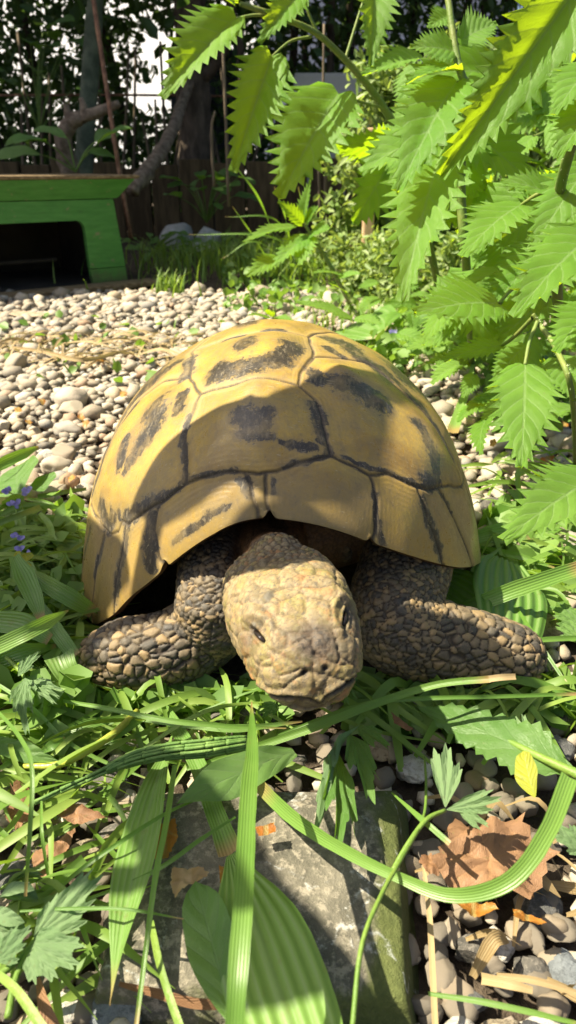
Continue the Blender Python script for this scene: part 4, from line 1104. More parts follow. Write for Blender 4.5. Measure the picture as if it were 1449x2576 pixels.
# plant 3: right side, carries the big glowing leaf and the wide ones below
s3 = [G(1420, 1000, 0), D(1400, 700, .46), D(1405, 500, .42), D(1440, 350, .38), D(1470, 180, .36), D(1500, -40, .34)]
n3 = nettle('near right nettle carrying the longest glowing leaf across the top right', tuple(s3[0]), s3, [.0036, .0036, .003, .0026, .002], 3, 80)
nleaf(n3, (1452, -30), (1103, 450), .36, .37, 215, n=(.60, -.70, .32), fold=.72, bend=.35, roll=-.45, teeth=16)
nleaf(n3, (1500, 160), (1392, 292), .34, .33, 150, n=(-.45, -.65, .6), fold=.3, bend=.5)
nleaf(n3, (1520, 250), (1400, 400), .34, .33, 170, n=(-.4, -.7, .6), fold=.35, bend=.5)
nleaf(n3, (1425, 515), (1262, 452), .47, .46, 130, n=(-.35, -.55, .75), fold=.25, bend=.5, pet=[(1405, 500, .43), (1415, 510, .45)])
nleaf(n3, (1312, 515), (1160, 650), .45, .42, 165, n=(-.35, -.6, .7), fold=.25, bend=.45, pet=[(1402, 470, .43), (1350, 490, .44)])
nleaf(n3, (1500, 590), (1290, 800), .36, .32, 225, n=(-.38, -.72, .6), fold=.28, bend=.5, teeth=13, pet=[(1405, 560, .44)])
nleaf(n3, (1254, 764), (1040, 790), .44, .41, 205, n=(-.30, -.62, .72), fold=.2, bend=.4, teeth=13, pet=[(1395, 690, .46), (1300, 720, .45)])
nleaf(n3, (1490, 770), (1395, 890), .38, .36, 150, n=(-.3, -.75, .6), fold=.25, bend=.4)
nleaf(n3, (1480, 420), (1330, 640), .42, .41, 150, n=(-.3, -.75, .6), fold=.3, bend=.4)
nleaf(n3, (1380, 620), (1240, 770), .50, .48, 150, n=(-.3, -.75, .6), fold=.3, bend=.4)
# plant 4: lower right, the flat leaf facing the camera
s4 = [G(1449, 1200, 0), D(1440, 1000, .40), D(1400, 880, .40), D(1360, 820, .41), D(1340, 790, .41)]
n4 = nettle('low nettle at right with one flat heart-shaped leaf facing the camera', tuple(s4[0]), s4, [.0018, .0016, .0012], 4, 40)
nleaf(n4, (1321, 917), (1311, 1182), .40, .36, 190, n=(-.2, -.85, .45), fold=.10, bend=.25, teeth=13, pet=[(1352, 810, .41), (1332, 860, .405)])
nleaf(n4, (1262, 870), (1094, 918), .44, .42, 75, n=(-.2, -.5, .8), fold=.25, bend=.4, pet=[(1340, 800, .41), (1290, 850, .43)])
nleaf(n4, (1500, 1200), (1262, 1362), .30, .275, 200, n=(-.25, -.62, .75), fold=.25, bend=.4, teeth=13)
nleaf(n4, (1400, 900), (1449, 1010), .42, .40, 120, n=(-.1, -.8, .5), fold=.2, bend=.4)
nleaf(n4, (1320, 870), (1240, 960), .46, .46, 90, n=(-.2, -.6, .7), fold=.3, bend=.4)
# more leaves of the two right-hand plants, filling the bank
rf = np.random.default_rng(77)
for k in range(64):
    t = n2 if k % 2 else n3
    x, y = rf.uniform(1010, 1470), rf.uniform(120, 860)
    if x < 1080 and y > 560: continue
    dd = rf.uniform(.50, .78); L = rf.uniform(.045, .085) / dd * FPX; a = rf.normal() * .55 + 2.1
    nleaf(t, (x, y), (x + math.cos(a) * L, y + math.sin(a) * L * .8), dd, dd - rf.uniform(-.01, .03), L * rf.uniform(.5, .72), n=(-.35 + rf.normal() * .3, -.65 + rf.normal() * .15, .55), fold=rf.uniform(.15, .55), bend=rf.uniform(.2, .7), roll=rf.normal() * .25, teeth=int(rf.integers(9, 13)), pet=[(x + 25, y - 10, dd + .02)])
# low leaves at the foot of the bank
for k in range(58):
    t = n4 if k % 2 else n2
    if k % 3 == 0: x, y = rf.uniform(930, 1100), rf.uniform(600, 840)
    else: x, y = rf.uniform(1060, 1470), rf.uniform(820, 1060)
    if x < 1180 and y > 930: continue
    P0 = G(x, y, rf.uniform(.02, .07)); dd = depth_of(P0); L = rf.uniform(.03, .06) / dd * FPX; a = rf.normal() * .7 + 2.4
    nleaf(t, (x, y), (x + math.cos(a) * L, y + abs(math.sin(a)) * L * .6), dd, dd - rf.uniform(0, .03), L * rf.uniform(.5, .72), n=(-.3 + rf.normal() * .3, -.5 + rf.normal() * .2, .75), fold=rf.uniform(.15, .5), bend=rf.uniform(.2, .8), roll=rf.normal() * .25, teeth=int(rf.integers(8, 12)), pet=[(x + 15, y + 12, dd + .01)])
# plant 5: young nettle behind the shell
s5 = [D(886, 778, 1.02), D(848, 701, .98), D(815, 640, .96), D(792, 606, .95), D(765, 562, .94)]
s5[0] = G(886, 778, 0)
n5 = nettle('small young nettle growing behind the shell, left of the other nettles', tuple(s5[0]), s5, [.0032, .0028, .002], 5, 30)
for (b, t_, w, n_, f_) in (((741, 570), (612, 608), 50, (-.2, -.5, .8), .35), ((775, 596), (690, 668), 75, (-.3, -.7, .6), .3), ((700, 650), (620, 697), 60, (.2, -.5, .7), .4), ((764, 558), (783, 452), 42, (-.6, -.6, .2), .6), ((760, 562), (700, 505), 45, (-.4, -.6, .5), .5), ((778, 594), (755, 668), 70, (-.3, -.85, .4), .2), ((770, 560), (800, 520), 40, (-.2, -.7, .5), .4), ((780, 590), (830, 575), 60, (-.2, -.6, .7), .3), ((862, 692), (785, 686), 40, (-.1, -.3, .95), .2), ((850, 700), (905, 690), 45, (-.1, -.4, .9), .2), ((870, 740), (830, 715), 40, (-.1, -.4, .9), .2)):
    nleaf(n5, b, t_, .95, .92, w, n=n_, fold=f_, bend=.4, teeth=9)
# low single nettle shoots near the shell
for i, (px, py, lst, lb) in enumerate((
        (900, 810, [((885, 802), (742, 757), 60, .80), ((895, 800), (960, 815), 50, .8)], 'flat nettle shoot lying just behind the top of the shell'),
        (690, 800, [((680, 800), (622, 792), 34, .86), ((690, 800), (738, 806), 34, .86), ((684, 796), (670, 778), 28, .86)], 'tiny nettle shoot peeping over the crest of the shell'))):
    b = G(px, py + 12, 0); t = nettle(lb, tuple(b), [b, b + Vector((.002, 0, .012)), b + Vector((0, -.002, .025))], [.002, .0016, .0012], 20 + i, 8)
    for (q, w_, wd, dd) in lst: nleaf(t, q, w_, dd, dd - .02, wd, n=(-.15, -.35, .95), fold=.15, bend=.35, teeth=9)
# deeper nettles that fill the bank at right
rs = np.random.default_rng(33)
for k, (px, py, ztop, lb) in enumerate(((1180, 800, .33, 'nettle deep in the bank just left of the shaded stems'), (1290, 800, .38, 'nettle deep in the bank behind the glowing leaf'), (1400, 810, .40, 'nettle deep in the bank at the right edge'), (1330, 690, .42, 'hindmost nettle of the bank at upper right'), (1440, 700, .36, 'nettle at the right edge behind the wide leaf'), (1240, 900, .22, 'short nettle low in the bank beside the pale bent stalk'),
        (1080, 770, .26, 'nettle at the left front of the bank under the hanging pale leaf'), (1130, 720, .36, 'nettle in the bank just right of the arching stem'), (1230, 740, .34, 'nettle in the middle of the bank behind the wide leaves'), (1350, 850, .26, 'nettle in the bank right above the flat heart-shaped leaf'), (1449, 900, .24, 'nettle at the right edge above the lowest leaf'), (1060, 690, .34, 'nettle behind the hanging pale leaf beside the shrub'))):
    b = G(px, py, 0); tp = b + Vector((rs.normal() * .03, rs.normal() * .03, ztop))
    pts = [b, (b + tp) / 2 + Vector((rs.normal() * .012, rs.normal() * .012, 0)), tp]
    t = nettle(lb, tuple(b), pts, [.0034, .0028, .0016], 40 + k, 40)
    C = catmull(pts, 40)
    for i in range(5, 40, 3):
        for s in (0, 1):
            a = i * 1.57 / 3 * 1.0 + s * math.pi + rs.normal() * .3
            B = C[i]; dr = np.array([math.cos(a), math.sin(a), .15]); pe = B + dr * rs.uniform(.012, .025)
            L = rs.uniform(.040, .078) * (1 - .35 * i / 40); dr2 = np.array([math.cos(a), math.sin(a), -rs.uniform(.3, 1.1)]); dr2 /= np.linalg.norm(dr2)
            LC[0] += 1
            V, F_, at = nettle_leaf(pe, pe + dr2 * L, rs.uniform(.30, .38), (rs.normal() * .2 - .2, rs.normal() * .2 - .2, 1), rs.uniform(.15, .5), rs.uniform(.2, .7), rs.normal() * .2, 10, LC[0])
            part('leaf', V, F_, M_nettle, t, attrs=at)
            part('petiole', *tube([B, pe], [.001, .0008], 3, 5, cap=False), M_stem_g, t)

# ------------------------------------------------------------------ small-leaved shrubs behind the nettles
def shrub(base, rx, ry, h, n, label, seed, ls=.022, mat=None):
    r = np.random.default_rng(seed); t = empty('leafy_shrub', base, label, 'shrub', 'small-leaved shrubs behind the nettles'); b = np.array(base)
    cs = []
    tw = []
    for i in range(n):
        a = r.uniform(0, 6.28); rad = r.random() ** .5; z = r.uniform(.08, 1.0)
        e = b + np.array([math.cos(a) * rx * rad * (1.1 - .5 * z), math.sin(a) * ry * rad * (1.1 - .5 * z), h * z])
        m = b + (e - b) * np.array([.4, .4, .7]); tw.append(tube([b + (m - b) * .35, m, e], [.002, .0015, .0007], 8, 4, cap=False))
        C = catmull([b + (m - b) * .35, m, e], 24)[7:]
        for c in C:
            for _ in range(8): cs.append(c + r.normal(size=3) * .011)
    part('twigs', *join(tw), M_twig, t)
    V, F_, at = leaf_cloud(np.array(cs), ls, r, (-.2, -.2, .7), .42)
    part('foliage', V, F_, mat or M_shrub, t, attrs=at)
shrub(tuple(G(1000, 725, 0)), .20, .14, .40, 140, 'grey green small-leaved shrub in front of the grey wall', 1)
shrub(tuple(G(1250, 690, 0)), .26, .18, .46, 130, 'grey green small-leaved shrub behind the middle nettles', 2)
shrub(tuple(G(1449, 660, 0)), .30, .2, .48, 130, 'grey green small-leaved shrub at the right edge behind the nettles', 3)
shrub(tuple(G(1000, 760, 0)), .14, .10, .11, 70, 'low spreading small-leaved shrub near the foot of the nettles', 4, .016)
shrub(tuple(G(1170, 790, 0)), .16, .10, .12, 70, 'low spreading small-leaved shrub between the nettle stems', 5, .016)
# cut post top
p0_ = D(936, 335, 1.25)
V, Fc = bevel_mesh(*box(p0_.x - .010, p0_.x + .010, p0_.y - .012, p0_.y + .012, 0, p0_.z + .008), .004)
mk('wooden_peg', V, Fc, plain_mat('fresh_wood', (.50, .32, .18), (.62, .43, .26), 12, .7, grain=(1, 1, .2)), None, 'pale wooden peg with a square head above the dark nettle leaf', 'peg', smooth=False, loc=(p0_.x, p0_.y, 0))

# ------------------------------------------------------------------ grass tufts and ground cover (uncountable)
def tuft_field(n, sampler, h, w, seed, lean=.6):
    r = np.random.default_rng(seed); V = []; Fc = []; luv = []; tint = []
    for i in range(n):
        x, y = sampler(r); hh = h * r.uniform(.4, 1.15); a = r.uniform(0, 6.28); ln = lean * r.uniform(.2, 1.2) * hh
        d = np.array([math.cos(a), math.sin(a), 0]); s = np.array([-math.sin(a), math.cos(a), 0]); b = np.array([x, y, 0.0]); k = len(V); ti = r.random()
        for t in (0, .35, .7, 1):
            c = b + d * ln * t * t + np.array([0, 0, hh * (t - .25 * t * t)]); ww = w * (1 - t) ** .6 * .5 + .0001
            V += [c - s * ww, c + s * ww]; luv += [(-1, t, 0), (1, t, 0)]; tint += [ti, ti]
        for j in range(3): Fc.append((k + 2 * j, k + 2 * j + 1, k + 2 * j + 3, k + 2 * j + 2))
    return np.array(V), np.array(Fc), dict(luv=np.array(luv), tint=np.array(tint))
def gauss(px, py, sx, sy):
    c = G(px, py, 0); return lambda r: (c.x + r.normal() * sx, c.y + r.normal() * sy)
for (n, smp, h, w, sd_, lb) in (
        (1100, gauss(720, 680, .17, .15), .09, .0035, 1, 'thin grass growing along the gravel edge behind the shell'),
        (160, gauss(560, 660, .10, .08), .09, .004, 2, 'sparse grass on the bare soil beside the hutch'),
        (60, gauss(425, 745, .012, .01), .06, .004, 3, 'little bright grass tuft at the corner of the hutch'),
        (500, gauss(1050, 820, .09, .07), .05, .003, 4, 'short grass at the foot of the nettles'),
        (320, gauss(200, 880, .14, .035), .012, .002, 5, 'dry trampled grass lying in a band across the gravel'),
        (420, gauss(960, 905, .07, .03), .035, .003, 7, 'grass and weeds beside the right shoulder of the shell')):
    V, F_, at = tuft_field(n, smp, h, w, sd_, 1.6 if sd_ == 5 else .7)
    mk('grass', V, F_, M_turf, None, lb, 'grass', kind='stuff', attrs=at)
def blade(pts, wpx, label, mat=None, cat='grass blade', up=None, fold=.25, twist=0, twist0=0, n=28, group=None, k=5, name='grass_blade', par=None):
    """pts: (px, py, z) ; wpx: widths as seen"""
    P = [G(x, y, z) for x, y, z in pts]
    dm = [depth_of(p) for p in P]
    ws = [w / FPX * np.interp(i, np.linspace(0, len(wpx) - 1, len(dm)), dm) for i, w in enumerate(wpx)]
    mid = P[len(P) // 2]; v = (Vector((0, 0, CAM_H)) - mid).normalized() if up is None else Vector(up)
    V, F_, at = ribbon(P, ws, n, v, fold, twist, k, twist0)
    if par: return part(name, V, F_, mat or M_grass, par, attrs=at)
    return mk(name, V, F_, mat or M_grass, None, label, cat, group, attrs=at, loc=tuple(P[0]))
# long arching blades in front of the dark planks
for j, (p, c, e, w) in enumerate((((720, 700), (660, 520), (590, 415), 9), ((735, 700), (720, 560), (690, 470), 8), ((760, 700), (700, 560), (565, 545), 8), ((780, 690), (690, 600), (475, 590), 9), ((760, 700), (650, 610), (560, 650), 7), ((800, 700), (770, 560), (750, 470), 7), ((700, 700), (640, 600), (585, 520), 6))):
    P = [G(p[0], p[1], 0), Yp(c[0], c[1], 1.35), Yp(e[0], e[1], 1.30)]
    V, F_, at = ribbon(P, [w / FPX * 1.2, w / FPX * 1.2, .0006], 20, (0, -.8, .5), .3)
    mk('grass_blade', V, F_, M_grass, None, ['long blade reaching highest in front of the planks', 'upright blade just right of the highest blade', 'blade arching left with a hooked pale tip', 'bright blade lying almost level in front of the pale rocks', 'low blade bending left over the bare soil', 'upright blade beside the young nettle', 'thin blade leaning left below the folded leaf'][j] , 'grass blade', attrs=at, loc=tuple(P[0]))

# ------------------------------------------------------------------ stone sett and larger stones in front
def stone_mat(name, c1, c2, c3, moss=0.0, sc=90):
    m, nt = new_mat(name); co = obco(nt)
    n1 = noi(nt, sc, 6, .65, co); n2 = noi(nt, sc * 5, 5, .75, co); n3 = noi(nt, sc * .45, 3, .5, co)
    c = mixc(nt, mapr(nt, n1, .35, .65), c1, c2)
    c = mixc(nt, mapr(nt, n2, .48, .62, 0, .85), c, c3)
    c = mixc(nt, mapr(nt, noi(nt, sc * 2.2, 5, .7, co), .55, .68, 0, .6), c, tuple(x * .45 for x in c1))
    if moss:
        g = attr(nt, 'moss')
        c = mixc(nt, mth(nt, 'MULTIPLY', mapr(nt, mth(nt, 'ADD', g, mth(nt, 'MULTIPLY', mth(nt, 'SUBTRACT', n1, .5), 1.4)), .35, .75), moss), c, mixc(nt, n2, (.035, .05, .012), (.12, .14, .035)))
        vein = mapr(nt, mth(nt, 'ABSOLUTE', mth(nt, 'SUBTRACT', n3, .5)), .0, .012, .55, 0)
        c = mixc(nt, mth(nt, 'MULTIPLY', vein, mapr(nt, n2, .45, .6)), c, (.45, .47, .46))
    finish(nt, princ(nt, color=c, rough=.8, spec=.3, normal=bump(nt, mth(nt, 'ADD', n1, mth(nt, 'MULTIPLY', n2, .8)), .9, .0018))); return m
M_slab = stone_mat('granite_sett', (.085, .08, .06), (.165, .15, .112), (.28, .25, .19), .95, 60)
nx, ny = 90, 70
su, sv = np.meshgrid(np.linspace(0, 1, nx), np.linspace(0, 1, ny), indexing='ij')
q = [np.array(p) for p in SLAB]
XY = (q[0][None, None] * ((1 - su) * (1 - sv))[..., None] + q[1] * (su * (1 - sv))[..., None] + q[2] * (su * sv)[..., None] + q[3] * ((1 - su) * sv)[..., None])
ed = np.minimum(np.minimum(su, 1 - su) * .12, np.minimum(sv, 1 - sv) * .09)
hN = np.array([noise.fractal(Vector((x * 22, y * 22, 1.7)), .8, 2.1, 5) for x, y in XY[..., :2].reshape(-1, 2).tolist()]).reshape(nx, ny)
XY[..., 2] = .0185 + .0014 * hN - .010 * (1 - ss(0, .006, ed)) ** 2 - .0035 * (1 - ss(0, .02, ed)) + .004 * (sv - .5) * -1
top = XY.copy()
ringi = [(i, 0) for i in range(nx)] + [(nx - 1, j) for j in range(1, ny)] + [(i, ny - 1) for i in range(nx - 2, -1, -1)] + [(0, j) for j in range(ny - 2, 0, -1)]
V = top.reshape(-1, 3).tolist(); Fc = grid_faces(nx, ny).tolist(); cen_ = np.mean(q, axis=0); n0 = len(V); lv = 5
moss = list(np.clip((ss(.78, 1.0, su) * (sv > -.1) * .9 + .5 * (1 - ss(0, .012, ed)) + .35 * ss(.5, 1, su) * ss(.2, .9, sv)), 0, 1).ravel())
for l in range(1, lv + 1):
    for (i, j) in ringi:
        p = top[i, j]; d = (p - cen_); d[2] = 0; d /= np.linalg.norm(d)
        z = p[2] * (1 - l / lv) - .01 * (l / lv)
        o_ = .003 * math.sin(math.pi * min(1, l / lv * .7)) + .002 * noise.noise(Vector((p[0] * 50, p[1] * 50, l * 1.3)))
        V.append((p[0] + d[0] * o_, p[1] + d[1] * o_, z)); moss.append(.9 if p[0] > .035 else .6)
m = len(ringi); prev = [i * ny + j for i, j in ringi]
for l in range(lv):
    cur = [n0 + l * m + k for k in range(m)]
    for k in range(m): Fc.append((prev[k], prev[(k + 1) % m], cur[(k + 1) % m], cur[k]))
    prev = cur
mk('stone_sett', np.array(V), [tuple(f) for f in Fc], M_slab, None, 'large flat grey stone sett with mossy right edge in the foreground', 'stone', attrs=dict(moss=np.array(moss)), loc=tuple(cen_))
SM = {
    'grey': stone_mat('grey_stone', (.065, .062, .055), (.125, .115, .098), (.21, .19, .16)),
    'beige': stone_mat('beige_stone', (.20, .165, .11), (.29, .245, .17), (.10, .085, .06), sc=120),
    'pale': stone_mat('pale_stone', (.38, .36, .31), (.50, .48, .43), (.27, .25, .2)),
    'blue': stone_mat('bluegrey_stone', (.13, .145, .155), (.20, .22, .23), (.09, .1, .105)),
    'white': stone_mat('white_stone', (.58, .57, .54), (.72, .71, .69), (.4, .39, .36)),
    'tan': stone_mat('tan_stone', (.29, .22, .145), (.39, .32, .22), (.18, .13, .08), sc=60),
    'dark': stone_mat('dark_stone', (.06, .062, .06), (.11, .11, .105), (.17, .165, .155)),
}
STONES = [
    (218, 2136, 125, 112, .75, 'beige', 0, 'speckled beige oval stone left of the stone sett'),
    (245, 1962, 160, 105, .6, 'grey', 3, 'grey stone behind the horsetail left of the sett'),
    (160, 2505, 95, 95, .8, 'pale', 0, 'cream rounded stone at the bottom left corner of the sett'),
    (285, 2530, 150, 110, .7, 'blue', 1, 'smooth blue grey stone under the tip of the ribwort leaf'),
    (362, 2578, 90, 60, .7, 'grey', 0, 'small grey stone at the bottom edge left of the big leaf'),
    (45, 2190, 150, 120, .6, 'dark', 2, 'dark stone under the drooping blade at the left edge'),
    (70, 2560, 120, 110, .6, 'tan', 1, 'brown stone in the bottom left corner'),
    (280, 2070, 80, 70, .7, 'grey', 4, 'small grey angular stone right of the pink bud'),
    (412, 1852, 52, 62, .9, 'beige', 1, 'upright beige stone under the cut green stalk'),
    (275, 1797, 68, 30, .5, 'white', 3, 'white stone chip below the left front leg'),
    (300, 1862, 60, 34, .6, 'pale', 1, 'pale stone beneath the thick yellow stem'),
    (150, 1985, 44, 54, .7, 'pale', 3, 'small cream stone beside the grey stone'),
    (600, 1800, 210, 80, .5, 'grey', 3, 'flat grey stone in shade under the chin'),
    (690, 1900, 160, 60, .5, 'grey', 4, 'grey stone wedged behind the sett below the mouth'),
    (1205, 2368, 120, 95, .9, 'grey', 10, 'large angular grey brown stone right of the sett'),
    (1268, 2335, 70, 95, .7, 'pale', 2, 'pale greenish rounded stone behind the angular stone'),
    (1342, 2412, 90, 120, .9, 'grey', 10, 'tall angular grey stone beside the blue pebble'),
    (1432, 2425, 110, 130, .8, 'blue', 0, 'smooth pale blue grey pebble at the lower right edge'),
    (1358, 2245, 120, 130, .6, 'dark', 3, 'dark stone just right of the brown leaf'),
    (1045, 1908, 95, 82, .7, 'pale', 3, 'pale grey stone behind the right end of the sett'),
    (965, 1862, 75, 60, .7, 'tan', 3, 'tan stone behind the dark lobed leaf'),
    (1405, 1860, 85, 78, .8, 'dark', 2, 'dark rounded stone under the dandelion leaf stalk'),
    (1112, 2212, 70, 60, .6, 'grey', 5, 'grey stone below the stem end of the brown leaf'),
    (1165, 2562, 82, 80, .8, 'pale', 0, 'pale round pebble at the bottom edge right of the sett'),
    (1265, 2560, 110, 60, .7, 'beige', 3, 'flat grey pebble at the bottom edge beneath the lone blade'),
    (1385, 2560, 120, 70, .7, 'pale', 1, 'pale pebble in the bottom right corner'),
    (1190, 2490, 90, 60, .7, 'dark', 6, 'dark stone under the dry straw'),
    (1405, 1780, 100, 80, .7, 'grey', 3, 'grey stone below the right front foot'),
    (1385, 1568, 112, 95, .85, 'beige', 0, 'beige rounded stone beside the right front foot'),
    (1366, 1645, 62, 66, .8, 'grey', 0, 'small speckled round stone touching the right front foot'),
    (1440, 1700, 90, 80, .7, 'dark', 2, 'dark stone at the right edge beyond the foot'),
    (65, 792, 150, 34, .25, 'tan', 5, 'long tan stone block in front of the hutch'),
    (40, 893, 110, 26, .25, 'tan', 5, 'flat tan stone lying behind the dry straw'),
    (120, 1143, 62, 40, .9, 'pale', 0, 'largest oval pale pebble in the shaded gravel at left'),
    (20, 1790, 80, 120, .5, 'beige', 2, 'beige stone at the left edge under the lobed leaf'),
    (1300, 1330, 90, 40, .6, 'tan', 1, 'tan stone under the right-hand nettle leaf'),
    (1240, 1265, 90, 45, .7, 'grey', 0, 'grey smooth stone right of the shell'),
]
for i, (px, py, w, h, fl_, mt, cuts, lb) in enumerate(STONES):
    c = G(px, py, .008); d = depth_of(c); rx = w / FPX * d / 2; el = math.atan2(CAM_H, c.y)
    hz = fl_ * rx * .8; ry = max(.35 * rx, (h / FPX * d / 2 - hz * math.cos(el) * .6) / max(.2, math.sin(el)))
    V, Fc = rock((rx, min(ry, rx * 1.5), hz), 300 + i, cuts=cuts, sub=4, rough=.18, fr=1.5)
    a = rs.uniform(-.3, .3); V = np.stack([V[:, 0] * math.cos(a) - V[:, 1] * math.sin(a), V[:, 0] * math.sin(a) + V[:, 1] * math.cos(a), V[:, 2]], -1)
    mk('stone', V + np.array([c.x, c.y, hz * .62]), Fc, SM[mt], None, lb, 'stone', loc=(c.x, c.y, 0))

# ------------------------------------------------------------------ grass clippings and weeds (uncountable part)
def clippings(n, smp, seed, lmin=.03, lmax=.08, w=.003, zmax=.022, mat=None, label='', name='grass_clippings'):
    r = np.random.default_rng(seed); Vs = []; Fs = []; lu = []; ti = []; off = 0
    for i in range(n):
        x, y = smp(r)
        if in_tort(x, y) or in_slab(x, y): continue
        L = r.uniform(lmin, lmax); a = r.normal() * .7 + (0 if r.random() < .7 else 1.57); z = r.uniform(.004, zmax)
        d = np.array([math.cos(a), math.sin(a), 0]); b = np.array([x, y, z]); cv = r.normal() * .25
        pts = [b - d * L / 2, b + np.array([-d[1], d[0], 0]) * cv * L * .3 + np.array([0, 0, r.uniform(0, .012)]), b + d * L / 2 + np.array([0, 0, r.normal() * .004])]
        ww = w * r.uniform(.4, 1.7)
        V, F_, at = ribbon(pts, [ww * .5, ww, ww, ww * .1], 9, (r.normal() * .5, r.normal() * .5 - .3, 1), .3, r.normal() * .8, 3)
        Vs.append(V); Fs.append(F_ + off); off += len(V); lu.append(at['luv']); ti.append(np.full(len(V), r.random()))
    mk(name, np.vstack(Vs), np.vstack(Fs), mat or M_turf, None, label, 'grass', kind='stuff', attrs=dict(luv=np.vstack(lu), tint=np.concatenate(ti)))
def boxs(x0, x1, y0, y1):
    a = G(x0, y1, 0); b = G(x1, y1, 0); c = G(x0, y0, 0); e = G(x1, y0, 0)
    def f(r):
        u, v = r.random(), r.random(); p = (a * (1 - u) + b * u) * (1 - v) + (c * (1 - u) + e * u) * v; return p.x, p.y
    return f
clippings(260, boxs(-40, 215, 1340, 1760), 1, .03, .08, .0023, label='tangled cut grass and weeds left of the tortoise')
clippings(95, boxs(-40, 700, 1780, 1930), 2, .03, .075, .0023, .013, label='cut grass strewn below the left front leg')
clippings(50, boxs(880, 1480, 1770, 1860), 3, .03, .075, .003, .013, label='cut grass strewn below the right front leg')
clippings(70, boxs(-40, 320, 1930, 2560), 4, .025, .06, .0022, label='thin cut grass scattered over the stones at lower left')
clippings(60, boxs(1210, 1480, 1180, 1600), 5, .03, .07, label='cut grass lying right of the shell')
clippings(120, boxs(-40, 500, 860, 930), 6, .03, .09, .0022, .012, M_straw, 'dry straw lying across the gravel')
clippings(22, boxs(1080, 1480, 2080, 2570), 7, .008, .025, .0025, .012, M_straw, 'dry scraps of straw between the stones at lower right')
# small weed leaves under everything at left
r_ = np.random.default_rng(9)
def weed_mat(): return tint_mat('weed_leaf', (.09, .19, .03), (.20, .32, .08), (.30, .5, .04), .40, .5)
M_weed = weed_mat()
cs = []
for _ in range(260):
    x, y = boxs(-60, 215, 1330, 1960)(r_); cs.append((x, y, r_.uniform(.004, .028)))
for _ in range(80):
    x, y = boxs(230, 700, 1760, 1850)(r_); cs.append((x, y, r_.uniform(.003, .015)))
for _ in range(160):
    x, y = boxs(1215, 1480, 1290, 1620)(r_); cs.append((x, y, r_.uniform(.003, .018)))
for _ in range(420):
    x, y = boxs(1215, 1480, 900, 1110)(r_); cs.append((x, y, r_.uniform(.003, .03)))
for _ in range(420):
    x, y = boxs(930, 1250, 850, 960)(r_); cs.append((x, y, r_.uniform(.003, .045)))
for _ in range(160):
    x, y = boxs(850, 1480, 1740, 1850)(r_); cs.append((x, y, r_.uniform(.002, .012)))
for _ in range(1500):
    x, y = boxs(560, 1080, 620, 800)(r_); cs.append((x, y, r_.uniform(.003, .05) * r_.random()))
for _ in range(45):
    x, y = boxs(-20, 560, 800, 1000)(r_); cs.append((x, y, r_.uniform(.010, .016)))
V, F_, at = leaf_cloud(np.array([c for c in cs if not in_tort(c[0], c[1])]), .017, r_, (-.2, -.2, 1.4), .75)
mk('ground_weeds', V, F_, M_weed, None, 'small leafy weeds covering the ground around the tortoise', 'weeds', kind='stuff', attrs=at)

# ------------------------------------------------------------------ single blades and leaves that can be told apart
B = blade
def wl(b_, e_, px): return px / FPX * (depth_of(b_) + depth_of(e_)) / 4 / (e_ - b_).length
def lw(b_, e_, px, spread): return wl(b_, e_, px) / (1.25 * .8 * math.sin(min(spread / 2, 1.57)))
# left of the tortoise
B([(-20, 1178, .030), (40, 1150, .034), (97, 1124, .036)], [28, 30, 26, 6], 'broad bright blade lying on the gravel at the left edge')
B([(217, 1230, .012), (160, 1238, .016), (95, 1250, .014)], [8, 12, 12], 'green stalk pointing at the left side of the shell', M_stem_d, 'stalk', name='stalk')
B([(-20, 1322, .030), (50, 1296, .034), (102, 1276, .034)], [14, 15, 14], 'pale green cut stalk at the left edge above the flowers', M_stem_d, 'stalk', name='stalk')
B([(155, 1277, .02), (110, 1262, .02), (62, 1254, .02)], [6, 10, 8], 'short pale blade beside the purple flowers')
B([(100, 1290, .024), (124, 1320, .028), (136, 1357, .026), (172, 1382, .020)], [10, 16, 16, 14], 'bent green stalk curling down beside the shell', M_stem_d, 'stalk', name='stalk')
B([(36, 1400, .045), (62, 1450, .044), (84, 1500, .042), (103, 1556, .036)], [26, 52, 48, 20], 'yellow green strap leaf hanging down left of the shell', M_plant, 'leaf', name='strap_leaf')
B([(56, 1422, .034), (120, 1470, .040), (180, 1505, .036), (234, 1538, .026)], [6, 42, 46, 34], 'dark pointed blade aimed at the lower left corner of the shell', M_plant)
B([(-20, 1632, .050), (60, 1595, .056), (120, 1565, .054), (172, 1535, .048)], [40, 42, 36, 3], 'near pointed blade crossing the left edge at leg height', M_plant)
B([(-20, 1560, .034), (60, 1572, .036), (125, 1610, .030)], [50, 60, 30], 'striped pale broad leaf beneath the pointed blade', M_plant, 'leaf', name='strap_leaf')
B([(-20, 1668, .026), (60, 1640, .03), (140, 1625, .026)], [40, 44, 10], 'dull green blade below the striped leaf')
B([(100, 1528, .030), (140, 1585, .032), (188, 1652, .026)], [30, 38, 34], 'grey green folded blade beside the left foot', M_plant)
B([(150, 1650, .030), (168, 1690, .026), (205, 1728, .018), (270, 1762, .010), (365, 1785, .006)], [70, 62, 44, 26, 16], 'plantain leaf with fuzzy stalk curving below the left foot', M_plant, 'leaf', name='plantain_leaf', fold=.35)
B([(-20, 1712, .03), (80, 1780, .028), (165, 1862, .022), (260, 1915, .016), (400, 1970, .012)], [8, 10, 10, 9, 3], 'straight thin blade running down right from the left edge')
B([(158, 1763, .026), (280, 1784, .030), (420, 1812, .030), (560, 1826, .028), (720, 1832, .024)], [8, 12, 14, 12, 3], 'long thin pale blade lying across below the left leg')
B([(120, 1856, .016), (220, 1822, .02), (330, 1800, .018)], [14, 26, 8], 'short green blade just below the white stone chip')
